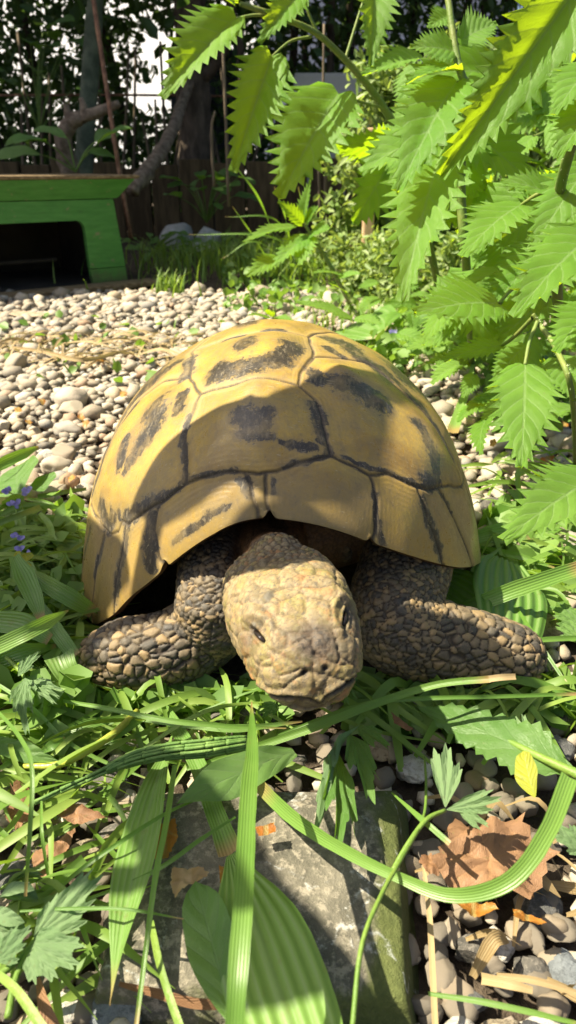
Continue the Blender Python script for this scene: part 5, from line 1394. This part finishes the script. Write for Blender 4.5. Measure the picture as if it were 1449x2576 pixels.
B([(330, 1806, .018), (480, 1822, .022), (600, 1832, .022), (760, 1815, .018)], [10, 22, 20, 4], 'bluish flat blade under the long thin blade', M_plant)
B([(100, 1895, .022), (130, 1875, .026), (163, 1855, .024)], [6, 26, 4], 'little folded leaf above the thick yellow stem', M_plant, 'leaf', name='small_leaf')
B([(-20, 1868, .02), (70, 1895, .022), (150, 1920, .02)], [40, 50, 6], 'wide spotted leaf at the left edge above the yellow stem', M_broad, 'leaf', name='dock_leaf')
B([(230, 1880, .02), (300, 1842, .022), (370, 1800, .018)], [16, 26, 14], 'green blade running beside the thick yellow stem')
V, Fc = tube([G(60, 1928, .020), G(140, 1925, .022), (G(200, 1900, .024)), G(280, 1850, .024), G(345, 1790, .020)], [.0010, .0014, .0015, .0015, .0014], 26, 8)
mk('thick_stem', V, Fc, plain_mat('yellow_stem', (.26, .30, .03), (.36, .38, .06), 40, .4, .5), None, 'thick yellow green stem running up right below the left leg', 'stem', loc=tuple(G(60, 1928, .02)))
# lower left
B([(-5, 1790, .05), (50, 1855, .058), (80, 1930, .060), (76, 2080, .052), (64, 2255, .035)], [7, 10, 11, 11, 8], 'thin arching blade hanging down at the left edge')
B([(104, 2015, .035), (106, 2100, .035), (124, 2222, .022)], [5, 9, 6], 'short thin upright blade next to the arching one')
B([(592, 2055, .034), (500, 2115, .036), (400, 2185, .034), (280, 2240, .026), (120, 2292, .018)], [5, 11, 11, 9, 5], 'thin grass stem slanting down left across the sett')
B([(520, 2000, .032), (420, 2045, .034), (300, 2120, .034), (200, 2190, .030), (110, 2270, .022)], [4, 9, 11, 11, 7], 'darker thin stem slanting down left above the speckled stone')
B([(50, 2292, .03), (180, 2286, .034), (320, 2288, .038), (462, 2312, .036)], [6, 8, 9, 3], 'thin level blade tipping toward the ribwort leaf')
B([(380, 2318, .030), (396, 2400, .032), (420, 2490, .032), (455, 2590, .030)], [14, 18, 19, 20], 'yellow green cut stalk at the bottom', M_stem_d, 'stalk', name='stalk')
B([(210, 2160, .022), (150, 2215, .024), (70, 2275, .022)], [24, 28, 22], 'ridged green stalk left of the speckled stone', M_plant, 'stalk', name='stalk')
B([(440, 1925, .036), (420, 2060, .042), (392, 2200, .042), (368, 2380, .038), (340, 2600, .032)], [12, 15, 15, 13, 11], 'thin blade running beside the ribwort leaf to the bottom edge')
B([(-20, 2440, .03), (40, 2490, .034), (110, 2590, .034)], [18, 22, 24], 'yellow green stalk crossing the bottom left corner', M_stem_d, 'stalk', name='stalk')
# big plantain stalk and leaf
P = [G(408, 1778, .012), G(455, 1850, .018), G(500, 1930, .024), G(540, 2040, .028), G(580, 2150, .030)]
def single(name, data, mat, label, cat, loc):
    V, F_, at = data; return mk(name, V, F_, mat, None, label, cat, attrs=at, loc=tuple(loc))
t = empty('ribbed_plantain', tuple(P[0]), 'large ribbed plantain leaf on a pale stalk at bottom centre', 'leaf')
V, F_, at = ribbon(P, [.0050, .0058, .0062, .0062, .0075], 26, (0, -.5, .8), .35); part('stalk', V, F_, M_plant, t, attrs=at)
V, F_, at = simple_leaf(P[-1], G(860, 2960, .036), wl(P[-1], G(860, 2960, .036), 255), (0.05, -.5, .85), [.12, .42, .72, .92, 1, 1, .95, .8, .5, 0], .12, .25, 0, .05, k=41, n=26, ribs=7); part('blade', V, F_, M_plant, t, attrs=at)
single('oval_leaf', simple_leaf(G(585, 2560, .033), G(492, 2215, .036), wl(G(585, 2560, .033), G(492, 2215, .036), 125), (-.1, -.5, .85), [.25, .5, .72, .86, .96, 1, 1, .95, .8, .5, 0], .22, .15, 0, .14, k=9, n=22), M_broad, 'smooth oval green leaf left of the upright blade at bottom', 'leaf', G(585, 2560, .033))
B([(588, 2600, .062), (598, 2450, .068), (612, 2250, .070), (625, 2000, .066), (634, 1880, .060), (633, 1765, .050)], [46, 50, 50, 46, 40, 26, 2], 'broad upright grass blade in the very front, nearest the camera', M_grass, fold=.18, n=40)
single('ribwort_leaf', simple_leaf(G(432, 1850, .022), G(275, 2528, .030), wl(G(432, 1850, .022), G(275, 2528, .030), 108), (-.25, -.45, .85), PROF_LANCE, .30, .25, 0, .12, k=9, n=30), M_plant, 'long lance shaped ribwort leaf pointing down left of the sett', 'leaf', G(432, 1850, .022))
single('dark_leaf', simple_leaf(G(740, 1890, .026), G(443, 2022, .036), wl(G(740, 1890, .026), G(443, 2022, .036), 105), (.1, -.4, .9), [.3, .5, .7, .85, .97, 1, .95, .75, .4, 0], .12, .3, 0, .16, k=9, n=22), M_broad, 'dark green wavy leaf on the upper edge of the sett', 'leaf', G(740, 1890, .026))
# toothed leaflets at lower left
for j, (b_, e_, w_, lb, sp) in enumerate((((85, 2365), (272, 2200), 150, 'upper pale toothed leaflet at lower left', 2.2), ((82, 2375), (205, 2440), 170, 'lower fan shaped toothed leaflet at lower left', 2.6), ((-10, 2420), (75, 2335), 120, 'toothed leaf cut by the lower left edge', 2.2), ((62, 1704), (64, 1832), 105, 'hanging pale lobed leaf at the left edge below the leg', 1.9), ((72, 1712), (165, 1764), 70, 'small lobed leaf beside the hanging one', 1.8), ((45, 1702), (98, 1638), 60, 'grey green lobed leaf above the hanging one', 1.8))):
    z = .030
    single('lobed_leaf', lobed_leaf(G(*b_, z), G(*e_, z + .004), lw(G(*b_, z), G(*e_, z + .004), w_, sp), (-.1, -.45, .9), 5, .12, .3, 0, sp, 60 + j, .28, .16), M_pale, lb, 'leaf', G(*b_, z))
for j, (pts, lb) in enumerate((([(0, 1640), (35, 1672), (62, 1704)], 'thin stalk of the hanging lobed leaf'), ([(-10, 2460), (40, 2420), (85, 2370), (110, 2320)], 'pale forked stalk under the toothed leaflets'), ([(20, 2560), (40, 2460), (80, 2375)], 'second stalk rising to the fan shaped leaflet'))):
    V, Fc = tube([G(x, y, .028) for x, y in pts], [.0010, .0009, .0008], 14, 6); mk('leaf_stalk', V, Fc, M_stem_d, None, lb, 'stalk', loc=tuple(G(*pts[0], .028)))
# centre and right foreground
B([(470, 1935, .016), (640, 1880, .020), (800, 1826, .026), (950, 1768, .034), (1100, 1722, .044), (1236, 1708, .050)], [8, 18, 22, 20, 17, 17], 'long pale grass stem under the chin with a bleached tip', fold=.35)
B([(1230, 1708, .0505), (1262, 1704, .052), (1297, 1702, .052)], [16, 16, 15], 'bleached white end of the long stem before the right foot', M_straw, 'straw', name='straw_tip')
B([(700, 1850, .018), (900, 1775, .028), (1050, 1758, .034), (1250, 1752, .036), (1470, 1745, .036)], [7, 11, 11, 10, 8], 'thin straight stem running level to the right edge')
B([(1432, 1955, .068), (1375, 2095, .066), (1280, 2215, .060), (1140, 2252, .052), (1000, 2205, .048), (850, 2130, .042), (730, 2050, .034), (640, 1960, .026)], [44, 44, 42, 36, 28, 32, 38, 36], 'broad blade sweeping in a curve under the brown leaf', M_grass, fold=.20, n=48, twist=.5)
B([(985, 1994, .030), (1060, 2060, .036), (1132, 2122, .036)], [3, 15, 14], 'short bright blade crossing the right corner of the sett')
V, Fc = tube([G(1068, 1905, .020), G(1072, 1980, .026), G(1064, 2060, .034), G(1010, 2160, .048), G(960, 2250, .054), G(910, 2380, .056), G(885, 2600, .052)], [.0004, .0005, .0005, .0006, .0006, .0006, .0006], 40, 8)
mk('leaf_stalk', V, Fc, M_stem_d, None, 'long green stalk curving down over the sett to the bottom edge', 'stalk', loc=tuple(G(1068, 1905, .02)))
V, Fc = tube([G(1120, 2038, .036), G(1070, 2065, .038), G(1010, 2150, .036), G(960, 2250, .032), G(944, 2285, .028)], [.0006, .0008, .0008, .0007, .0006], 26, 8)
bl = empty('buttercup_leaf', tuple(G(1120, 2038, .036)), 'pale hairy buttercup leaf with rounded lobes above the brown leaf', 'leaf')
part('stalk', V, Fc, M_stem_d, bl)
for b_, e_, w_, s_ in (((1120, 2035), (1128, 1858), 110, 1), ((1122, 2038), (1285, 2005), 75, 2), ((1150, 2035), (1240, 2082), 60, 3)):
    V, F_, at = lobed_leaf(G(*b_, .036), G(*e_, .042), lw(G(*b_, .036), G(*e_, .042), w_, 1.5), (-.15, -.5, .85), 3, .10, .25, 0, 1.5, 70 + s_, .35, .12); part('leaflet', V, F_, M_pale, bl, attrs=at)
# dark lobed leaf hanging at centre right
dk_ = empty('dark_lobed_leaf', tuple(G(900, 1815, .020)), 'dark green deeply lobed leaf with a pale folded edge beside the sett', 'leaf')
for j, (b_, e_, w_, n_, mt) in enumerate((((905, 1815), (785, 2080), 60, (-.85, -.4, .35), M_pale), ((900, 1830), (985, 1885), 90, (.3, -.5, .8), M_broad), ((880, 1850), (930, 2010), 130, (.3, -.6, .75), M_broad), ((850, 1900), (842, 2172), 130, (.3, -.6, .75), M_broad))):
    V, F_, at = lobed_leaf(G(*b_, .030), G(*e_, .034), lw(G(*b_, .030), G(*e_, .034), w_, 1.7), n_, 3 if j else 5, .15, .35, 0, 1.7, 80 + j, .35, .16); part('leaflet', V, F_, mt, dk_, attrs=at)
# dandelion-like leaf
single('toothed_leaf', simple_leaf(G(1460, 1950, .030), G(1045, 1775, .020), wl(G(1460, 1950, .030), G(1045, 1775, .020), 150), (.05, -.5, .85), [.12, .22, .5, .85, 1, .8, .95, .7, .8, .5, .55, .3, .2, 0], .10, .25, 0, .10, k=9, n=29, tooth=.12), M_broad, 'big dark green toothed leaf on the ground below the right leg', 'leaf', G(1460, 1950, .03))
V, Fc = tube([G(1470, 1955, .032), G(1360, 1905, .030), G(1250, 1850, .026), G(1130, 1790, .020)], [.0020, .0015, .0011, .0006], 20, 8)
mk('leaf_rib', V, Fc, M_stem_d, None, 'pale fleshy stalk lying along the big toothed leaf', 'stalk', loc=tuple(G(1470, 1955, .032)))
single('yellow_leaf', simple_leaf(G(1345, 2006, .040), G(1318, 1888, .044), wl(G(1345, 2006, .040), G(1318, 1888, .044), 62), (-.6, -.5, .5), PROF_OVAL, .4, .3, 0, .1), M_yellowleaf, 'small bright yellow green folded leaf right of the buttercup leaf', 'leaf', G(1345, 2006, .04))
single('grey_lobed_leaf', lobed_leaf(G(1330, 1890, .024), G(1290, 1790, .028), lw(G(1330, 1890, .024), G(1290, 1790, .028), 105, 2.6), (0, -.5, .85), 7, .1, .3, 0, 2.6, 90, .5, .15), M_pale, 'grey green finely lobed leaf above the yellow leaf', 'leaf', G(1330, 1890, .024))
single('ragged_leaf', lobed_leaf(G(1470, 2140, .030), G(1395, 2070, .034), lw(G(1470, 2140, .030), G(1395, 2070, .034), 110, 2.6), (0, -.5, .85), 5, .1, .3, 0, 2.6, 91, .35, .15), M_pale, 'pale ragged leaf at the right edge behind the sweeping blade', 'leaf', G(1470, 2140, .03))
for j, (b_, e_, w_, lb) in enumerate((((850, 1705), (905, 1770), 90, 'bright lobed leaf peeping out right of the chin'), ((1470, 1580), (1378, 1524), 100, 'bright lobed leaf at the right edge above the foot'), ((1470, 1620), (1400, 1560), 80, 'second lobed leaf at the right edge beside the beige stone'), ((700, 1775), (640, 1800), 60, 'small lobed leaf under the mouth'))):
    single('lobed_leaf', lobed_leaf(G(*b_, .02), G(*e_, .022), lw(G(*b_, .02), G(*e_, .022), w_, 2.3), (-.1, -.4, .9), 5, .12, .3, 0, 2.3, 95 + j, .4, .15), M_broad, lb, 'leaf', G(*b_, .02))
# right of the shell
tp_ = empty('folded_plantain', tuple(G(1118, 1445, .03)), 'deeply ribbed plantain leaf folded in two right of the shell', 'leaf')
for b_, e_, w_, n_ in (((1105, 1450), (1265, 1565), .30, (-.2, -.5, .9)), ((1275, 1410), (1275, 1640), .26, (.1, -.7, .7))):
    V, F_, at = simple_leaf(G(*b_, .026), G(*e_, .020), w_, n_, [.5, .8, .95, 1, 1, .95, .85, .7, .4], .06, .3, 0, .04, k=41, n=18, ribs=7); part('half', V, F_, M_plant, tp_, attrs=at)
B([(1130, 1540, .020), (1210, 1515, .028), (1310, 1478, .036), (1470, 1425, .044)], [20, 38, 42, 36], 'broad blade rising from behind the right leg to the right edge', M_grass)
B([(1200, 1352, .018), (1265, 1340, .022), (1340, 1352, .020)], [34, 52, 10], 'broad short leaf tucked against the right side of the shell', M_plant, 'leaf', name='strap_leaf')
B([(1210, 1382, .014), (1300, 1398, .018), (1395, 1428, .016)], [18, 18, 4], 'thin dark blade below the broad short leaf')
B([(1310, 1616, .02), (1380, 1608, .022), (1470, 1604, .022)], [8, 14, 12], 'short level blade beside the right foot')
B([(1300, 1530, .024), (1345, 1600, .026), (1425, 1720, .018)], [8, 10, 8], 'thin blade slanting down past the right foot')
V, Fc = tube([D(1262, 760, .44), G(1195, 858, .05), G(1190, 917, .035)], [.0010, .0014, .0016], 20, 8)
st_ = empty('bent_stalk', tuple(G(1140, 1086, .01)), 'pale bent flower stalk leaning from the shell up to a nettle leaf', 'stalk')
part('stem', V, Fc, M_stem_d, st_)
V, F_, at = ribbon([G(1190, 917, .035), G(1178, 970, .03), G(1161, 1018, .024), G(1138, 1090, .012)], [.004, .006, .008, .010], 18, (-.2, -.7, .6), .3); part('sheath', V, F_, M_plant, st_, attrs=at)
single('striped_leaf', simple_leaf(G(880, 820, .02), G(960, 845, .03), .40, (-.2, -.5, .8), PROF_OVAL, .1, .5, 0, .05, k=11), M_plant, 'pale striped leaf behind the right shoulder of the shell', 'leaf', G(880, 820, .02))
for j, (b_, e_, w_, lb) in enumerate((((46, 1242), (46, 1170), .45, 'round green leaf standing at the left edge above the flowers'), ((108, 1236), (116, 1192), .45, 'smaller round leaf right of the purple flowers'), ((20, 1272), (60, 1250), .45, 'flat round leaf below the purple flowers'))):
    single('round_leaf', simple_leaf(G(*b_, .02), G(*e_, .024), w_, (-.1, -.8, .5), PROF_OVAL, .12, .3, 0, .05, k=9), M_broad, lb, 'leaf', G(*b_, .02))
single('yellowing_leaf', lobed_leaf(G(36, 1420, .04), G(82, 1392, .045), .8, (-.1, -.8, .5), 3, .1, .3, 0, 2.2, 99, .5, .05), M_yellowleaf, 'yellow green pointed leaf under the dark purple flowers', 'leaf', G(36, 1420, .04))
# flowers of the ground ivy
M_violet = leaf_mat('violet_petal', (.20, .19, .50), (.30, .28, .62), (.3, .28, .7), trans=.35, rough=.5, veins='none', vstr=.3, pale=(.6, .6, .85))
def flower(p, s, label, seed):
    r = np.random.default_rng(seed); t = empty('violet_flower', tuple(p), label, 'flower', 'violet ground flowers')
    for i in range(7):
        a = r.uniform(0, 6.28); d = Vector((math.cos(a), math.sin(a) * .7 - .2, r.uniform(-.2, .8))).normalized(); b = p + Vector((r.normal() * s * .35, r.normal() * s * .3, r.normal() * s * .3))
        V, F_, at = simple_leaf(b, b + d * s, .42, (r.normal() * .4, -.7, .7), PROF_OVAL, .2, .8, 0, .1, k=5, n=8, seed=i); part('petal', V, F_, M_violet, t, attrs=at)
for i, (x, y, z, lb) in enumerate(((22, 1233, .03, 'lilac flower at the left edge above the others'), (68, 1239, .03, 'lilac flower beside the round leaf'), (37, 1270, .03, 'violet flower between the green stalks at left'), (46, 1352, .04, 'dark violet flower below the cut stalk'), (56, 1384, .04, 'lowest dark violet flower at the left edge'), (965, 818, .03, 'lilac flower touching the shell shoulder at right'), (985, 845, .03, 'lilac flower right below the shoulder one'), (1008, 850, .03, 'lilac flower nearest the nettle leaf'))):
    p = G(x, y, z); flower(p, .0034 * depth_of(p) / .42, lb, i)
# dead leaves and bits
def dead_leaf(pts, z, mat, label, seed, crump=.010, cat='leaf', name='dead_leaf', lift=.0):
    """crumpled leaf from an outline seen from the camera"""
    r = np.random.default_rng(seed); c = np.mean(np.array(pts, float), axis=0); rings = 6; n = 64
    o = np.array(pts, float); o = np.vstack([o, o[:1]]); L = np.r_[0, np.cumsum(np.hypot(*np.diff(o, axis=0).T))]; tt_ = np.linspace(0, L[-1], n, endpoint=False)
    ox, oy = np.interp(tt_, L, o[:, 0]), np.interp(tt_, L, o[:, 1]); jag = 1 + .05 * r.normal(size=n)
    V = []; lu = []
    for k in range(rings + 1):
        f = k / rings
        for i in range(n):
            ff = f * (jag[i] if k == rings else 1); x, y = c[0] + (ox[i] - c[0]) * ff, c[1] + (oy[i] - c[1]) * ff
            p = G(x, y, z); w = noise.fractal(Vector((p.x * 55, p.y * 55, seed)), .8, 2.0, 4)
            V.append((p.x, p.y, z + crump * w * (.4 + f * .7) + lift * f * f)); lu.append(((x - c[0]) / 150, (y - c[1]) / 300 + .5, 0))
    return mk(name, np.array(V), grid_faces(rings + 1, n, True), mat, None, label, cat, attrs=dict(luv=np.array(lu)), loc=tuple(G(c[0], c[1], z)))
dead_leaf([(1130, 2045), (1165, 2030), (1190, 2070), (1245, 2075), (1310, 2055), (1350, 2110), (1400, 2140), (1370, 2190), (1345, 2215), (1335, 2270), (1290, 2270), (1255, 2235), (1180, 2215), (1120, 2190), (1085, 2160), (1090, 2150), (1128, 2120)], .022, M_dead, 'crumpled brown dead leaf right of the sett', 4)
dead_leaf([(1060, 2150), (1085, 2145), (1110, 2180), (1105, 2200), (1070, 2195), (1055, 2170)], .018, M_dead, 'curled stem end of a dead leaf beside the sett', 5, .006)
dead_leaf([(1140, 2290), (1170, 2275), (1240, 2285), (1250, 2300), (1190, 2315), (1150, 2305)], .020, M_orange, 'orange curled leaf under the sweeping blade', 6, .005)
dead_leaf([(1285, 2305), (1340, 2310), (1375, 2330), (1330, 2340), (1290, 2330)], .018, M_orange, 'reddish dry leaf between the stones at right', 7, .005)
dead_leaf([(400, 2070), (440, 2055), (448, 2110), (420, 2160), (385, 2170), (392, 2110)], .026, M_orange, 'orange brown leaf on the sett behind the thin blade', 8, .004)
dead_leaf([(550, 2170), (575, 2180), (580, 2260), (555, 2240)], .028, M_orange, 'bright orange bud scale beside the plantain stalk', 9, .004)
dead_leaf([(640, 2085), (690, 2075), (695, 2095), (650, 2105)], .0265, M_orange, 'small glossy brown bud scale lying on the sett', 10, .002)
dead_leaf([(432, 2180), (470, 2175), (530, 2200), (485, 2240), (440, 2250), (428, 2220)], .028, M_straw, 'pale torn leaf scrap on the left of the sett', 11, .006)
dead_leaf([(130, 2030), (200, 2025), (278, 2055), (200, 2075), (150, 2065)], .024, M_dead, 'pinkish pointed bud husk left of the sett', 12, .004)
dead_leaf([(30, 1990), (75, 1985), (80, 2060), (40, 2090), (15, 2060)], .016, M_dead, 'dark brown leaf under the grass at the left edge', 13, .006)
dead_leaf([(70, 1850), (190, 1810), (200, 1840), (100, 1870)], .008, M_orange, 'brown leaf in shade below the left leg', 14, .005)
dead_leaf([(80, 2140), (190, 2090), (180, 2120), (110, 2200), (80, 2200)], .014, M_dead, 'reddish brown leaf behind the speckled stone', 15, .005)
dead_leaf([(1355, 1160), (1390, 1140), (1395, 1150), (1375, 1172)], .016, M_orange, 'small orange leaf on the gravel below the flat nettle leaf', 16, .004)
dead_leaf([(985, 1780), (1010, 1790), (1040, 1830), (1030, 1835), (995, 1805)], .022, M_dead, 'thin brown husk under the long pale stem', 17, .003)
for i, (x, y) in enumerate(((205, 1055), (215, 1062), (72, 1060), (180, 1205), (310, 990), (105, 1010), (1240, 1120), (1420, 1070), (1395, 1080), (1130, 870), (45, 1030), (250, 905))):
    dead_leaf([(x - 9, y - 4), (x + 3, y - 7), (x + 11, y), (x + 2, y + 7), (x - 8, y + 4)], .014, M_orange, 'tiny orange dead leaf scrap lying on the gravel', 30 + i, .004)
    bpy.context.scene.collection.objects[-1]['group'] = 'orange scraps on the gravel'
B([(30, 873, .012), (110, 885, .016), (200, 905, .020), (280, 892, .016), (345, 872, .010)], [6, 9, 11, 9, 4], 'long yellow dry straw lying across the gravel', M_straw, 'straw', name='straw')
B([(1212, 2462, .024), (1280, 2475, .028), (1340, 2492, .028)], [26, 24, 16], 'split pale straw lying on the stones at lower right', M_straw, 'straw', name='straw')
B([(1250, 2455, .022), (1350, 2468, .026), (1470, 2505, .026)], [14, 18, 14], 'long dry straw reaching the right edge', M_straw, 'straw', name='straw')
B([(1065, 2170, .018), (1080, 2300, .018), (1088, 2440, .018), (1096, 2600, .018)], [8, 14, 16, 16], 'dry brown stick lying along the right side of the sett', M_straw, 'stick', name='stick')
B([(1078, 2500, .030), (1200, 2518, .034), (1330, 2545, .036), (1480, 2582, .036)], [10, 14, 14, 10], 'lone green blade along the bottom right edge')
B([(300, 2475, .014), (400, 2500, .016), (480, 2522, .016), (560, 2528, .016)], [10, 22, 24, 22], 'brown strip of bark under the front edge of the sett', M_dead, 'bark', name='bark_strip')
B([(95, 2460, .02), (110, 2530, .022), (135, 2600, .02)], [10, 30, 40], 'withered brown leaf at the bottom left', M_dead, 'leaf', name='dead_leaf')
# horsetail: a jointed shoot with bundled branches
hs = empty('horsetail', tuple(G(600, 1872, .03)), 'jointed green horsetail shoot lying from the left toward the upright blade', 'horsetail')
M_horse = plain_mat('horsetail_green', (.07, .15, .03), (.15, .25, .06), 160, .6, .3)
ctr = [G(620, 1872, .034), G(520, 1885, .036), G(420, 1893, .036), G(330, 1912, .034), G(240, 1950, .032), G(160, 1985, .030), G(88, 2018, .028)]
C = catmull(ctr, 60); wd = np.interp(np.linspace(0, 1, 60), [0, .15, .5, .62, 1], [.0026, .0032, .0026, .0012, .0004])
for s in range(13):
    a = s * 2.399; fr_ = (.7 + .5 * random.random()) if s else 0
    seg = []; nj = 7
    for j in range(nj):
        i0, i1 = int(j * 59 / nj * (.62 if s > 3 else 1)), int((j + 1) * 59 / nj * (.62 if s > 3 else 1))
        if i1 - i0 < 2: continue
        pts = [C[i] + np.array([0, math.cos(a + i * .02), math.sin(a + i * .02)]) * wd[i] * fr_ for i in np.linspace(i0, i1, 4).astype(int)]
        seg.append(tube(pts, [.0004, .0006, .0006, .0007], 8, 6))
    part('branch', *join(seg), M_horse, hs)
# withered seed head at left edge
wt = empty('withered_bud', tuple(G(25, 2275, .03)), 'withered grey green flower bud at the left edge', 'bud')
for i in range(16):
    a = i * .9; d = Vector((.6 + .3 * math.cos(a), .5 * math.sin(a), .25 * math.cos(a * 1.7))).normalized(); b = G(5, 2280, .028) + Vector((0, math.sin(a) * .004, math.cos(a) * .004))
    V, F_, at = simple_leaf(b, b + d * .011, .2, (math.cos(a), math.sin(a), .6), PROF_OVAL, .3, 1.2, 0, .1, k=5, n=8, seed=i); part('bract', V, F_, M_pale, wt, attrs=at)

# ------------------------------------------------------------------ unseen leaves added above and left of the frame, cut to throw shade below
def caster(poly_world, dist, name_par, seed, label=None):
    S_ = np.array(SUN); c = np.mean(poly_world, axis=0) + S_ * dist
    X = np.cross(S_, [0, 0, 1.0]); X /= np.linalg.norm(X); Y = np.cross(S_, X)
    pl = [((p - c) @ X, (p - c) @ Y) for p in poly_world]
    o = np.array(pl + pl[:1]); L = np.r_[0, np.cumsum(np.hypot(*np.diff(o, axis=0).T))]; n = 96; t_ = np.linspace(0, L[-1], n, endpoint=False)
    ox, oy = np.interp(t_, L, o[:, 0]), np.interp(t_, L, o[:, 1]); mx, my = ox.mean(), oy.mean(); V = []; lu = []
    for k in range(9):
        f = k / 8
        for i in range(n):
            x, y = mx + (ox[i] - mx) * f, my + (oy[i] - my) * f
            w = .012 * noise.noise(Vector((x * 14, y * 14, seed))) + .012 * math.sin(i / n * 6.283 * 5) * f * f
            V.append(c + X * x + Y * y + S_ * w); lu.append((math.sin(i / n * 6.283) * f, f, 0))
    part('leaf', np.array(V), grid_faces(9, n, True), M_caster, name_par, attrs=dict(luv=np.array(lu)))
    pc = Vector(c); b = Vector(name_par.location)
    part('stalk', *tube([b, b + (pc - b) * .5 + Vector((-.06, 0, .08)), pc - SUN * .01], [.008, .007, .005], 20, 8), M_stem_d, name_par)
M_caster = leaf_mat('shade_caster_leaf', (.06, .14, .03), (.09, .19, .045), (.10, .2, .03), trans=.05, rough=.5, nv=5)
def on_shell(px, py):
    # first crossing of the sight line with the shell
    d = np.array(ray(px, py)); best = None
    uvp = Pg.reshape(-1, 3) - np.array([0, 0, CAM_H]); dn = d / np.linalg.norm(d)
    t = uvp @ dn; e = np.linalg.norm(uvp - t[:, None] * dn, axis=1); ok = e < .0018
    if not ok.any():
        return Pg.reshape(-1, 3)[np.argmin(e + (t > .45))]
    i = np.where(ok)[0][np.argmin(t[ok])]; return Pg.reshape(-1, 3)[i]
rh = empty('shade_caster_plant', (-.62, .10, 0), 'unseen leafy shade caster added left of the view, its leaves shaped to shadow the tortoise', 'plant')
caster(np.array([on_shell(x, y) for x, y in ((318, 1292), (350, 1215), (400, 1135), (470, 1062), (560, 1012), (680, 998), (800, 1003), (920, 1010), (1030, 1030), (1120, 1075), (1180, 1160), (1205, 1280), (1180, 1400), (1090, 1395), (930, 1335), (790, 1310), (665, 1240), (600, 1205), (500, 1265), (400, 1335))]), .33, rh, 1)
caster(np.array([on_shell(203, 1296), on_shell(250, 1325), on_shell(292, 1347), on_shell(310, 1400), on_shell(330, 1470), on_shell(262, 1550), np.array(G(230, 1600, .03)), np.array(G(300, 1700, .02)), np.array(G(250, 1790, 0)), np.array(G(60, 1700, 0)), np.array(G(-40, 1560, 0)), np.array(G(0, 1400, 0)), np.array(G(120, 1290, 0))]), .36, rh, 2)
caster(np.array([np.array(G(x, y, 0)) for x, y in ((880, 1760), (1000, 1740), (1150, 1750), (1300, 1740), (1420, 1800), (1440, 1900), (1330, 1930), (1180, 1880), (1090, 1930), (960, 1900), (880, 1850))]), .38, rh, 3)
caster(np.array([np.array(G(x, y, .02)) for x, y in ((280, 2000), (470, 1965), (560, 1990), (640, 2080), (700, 2200), (800, 2300), (930, 2480), (1000, 2600), (700, 2640), (520, 2560), (470, 2400), (400, 2200))]), .40, rh, 4)
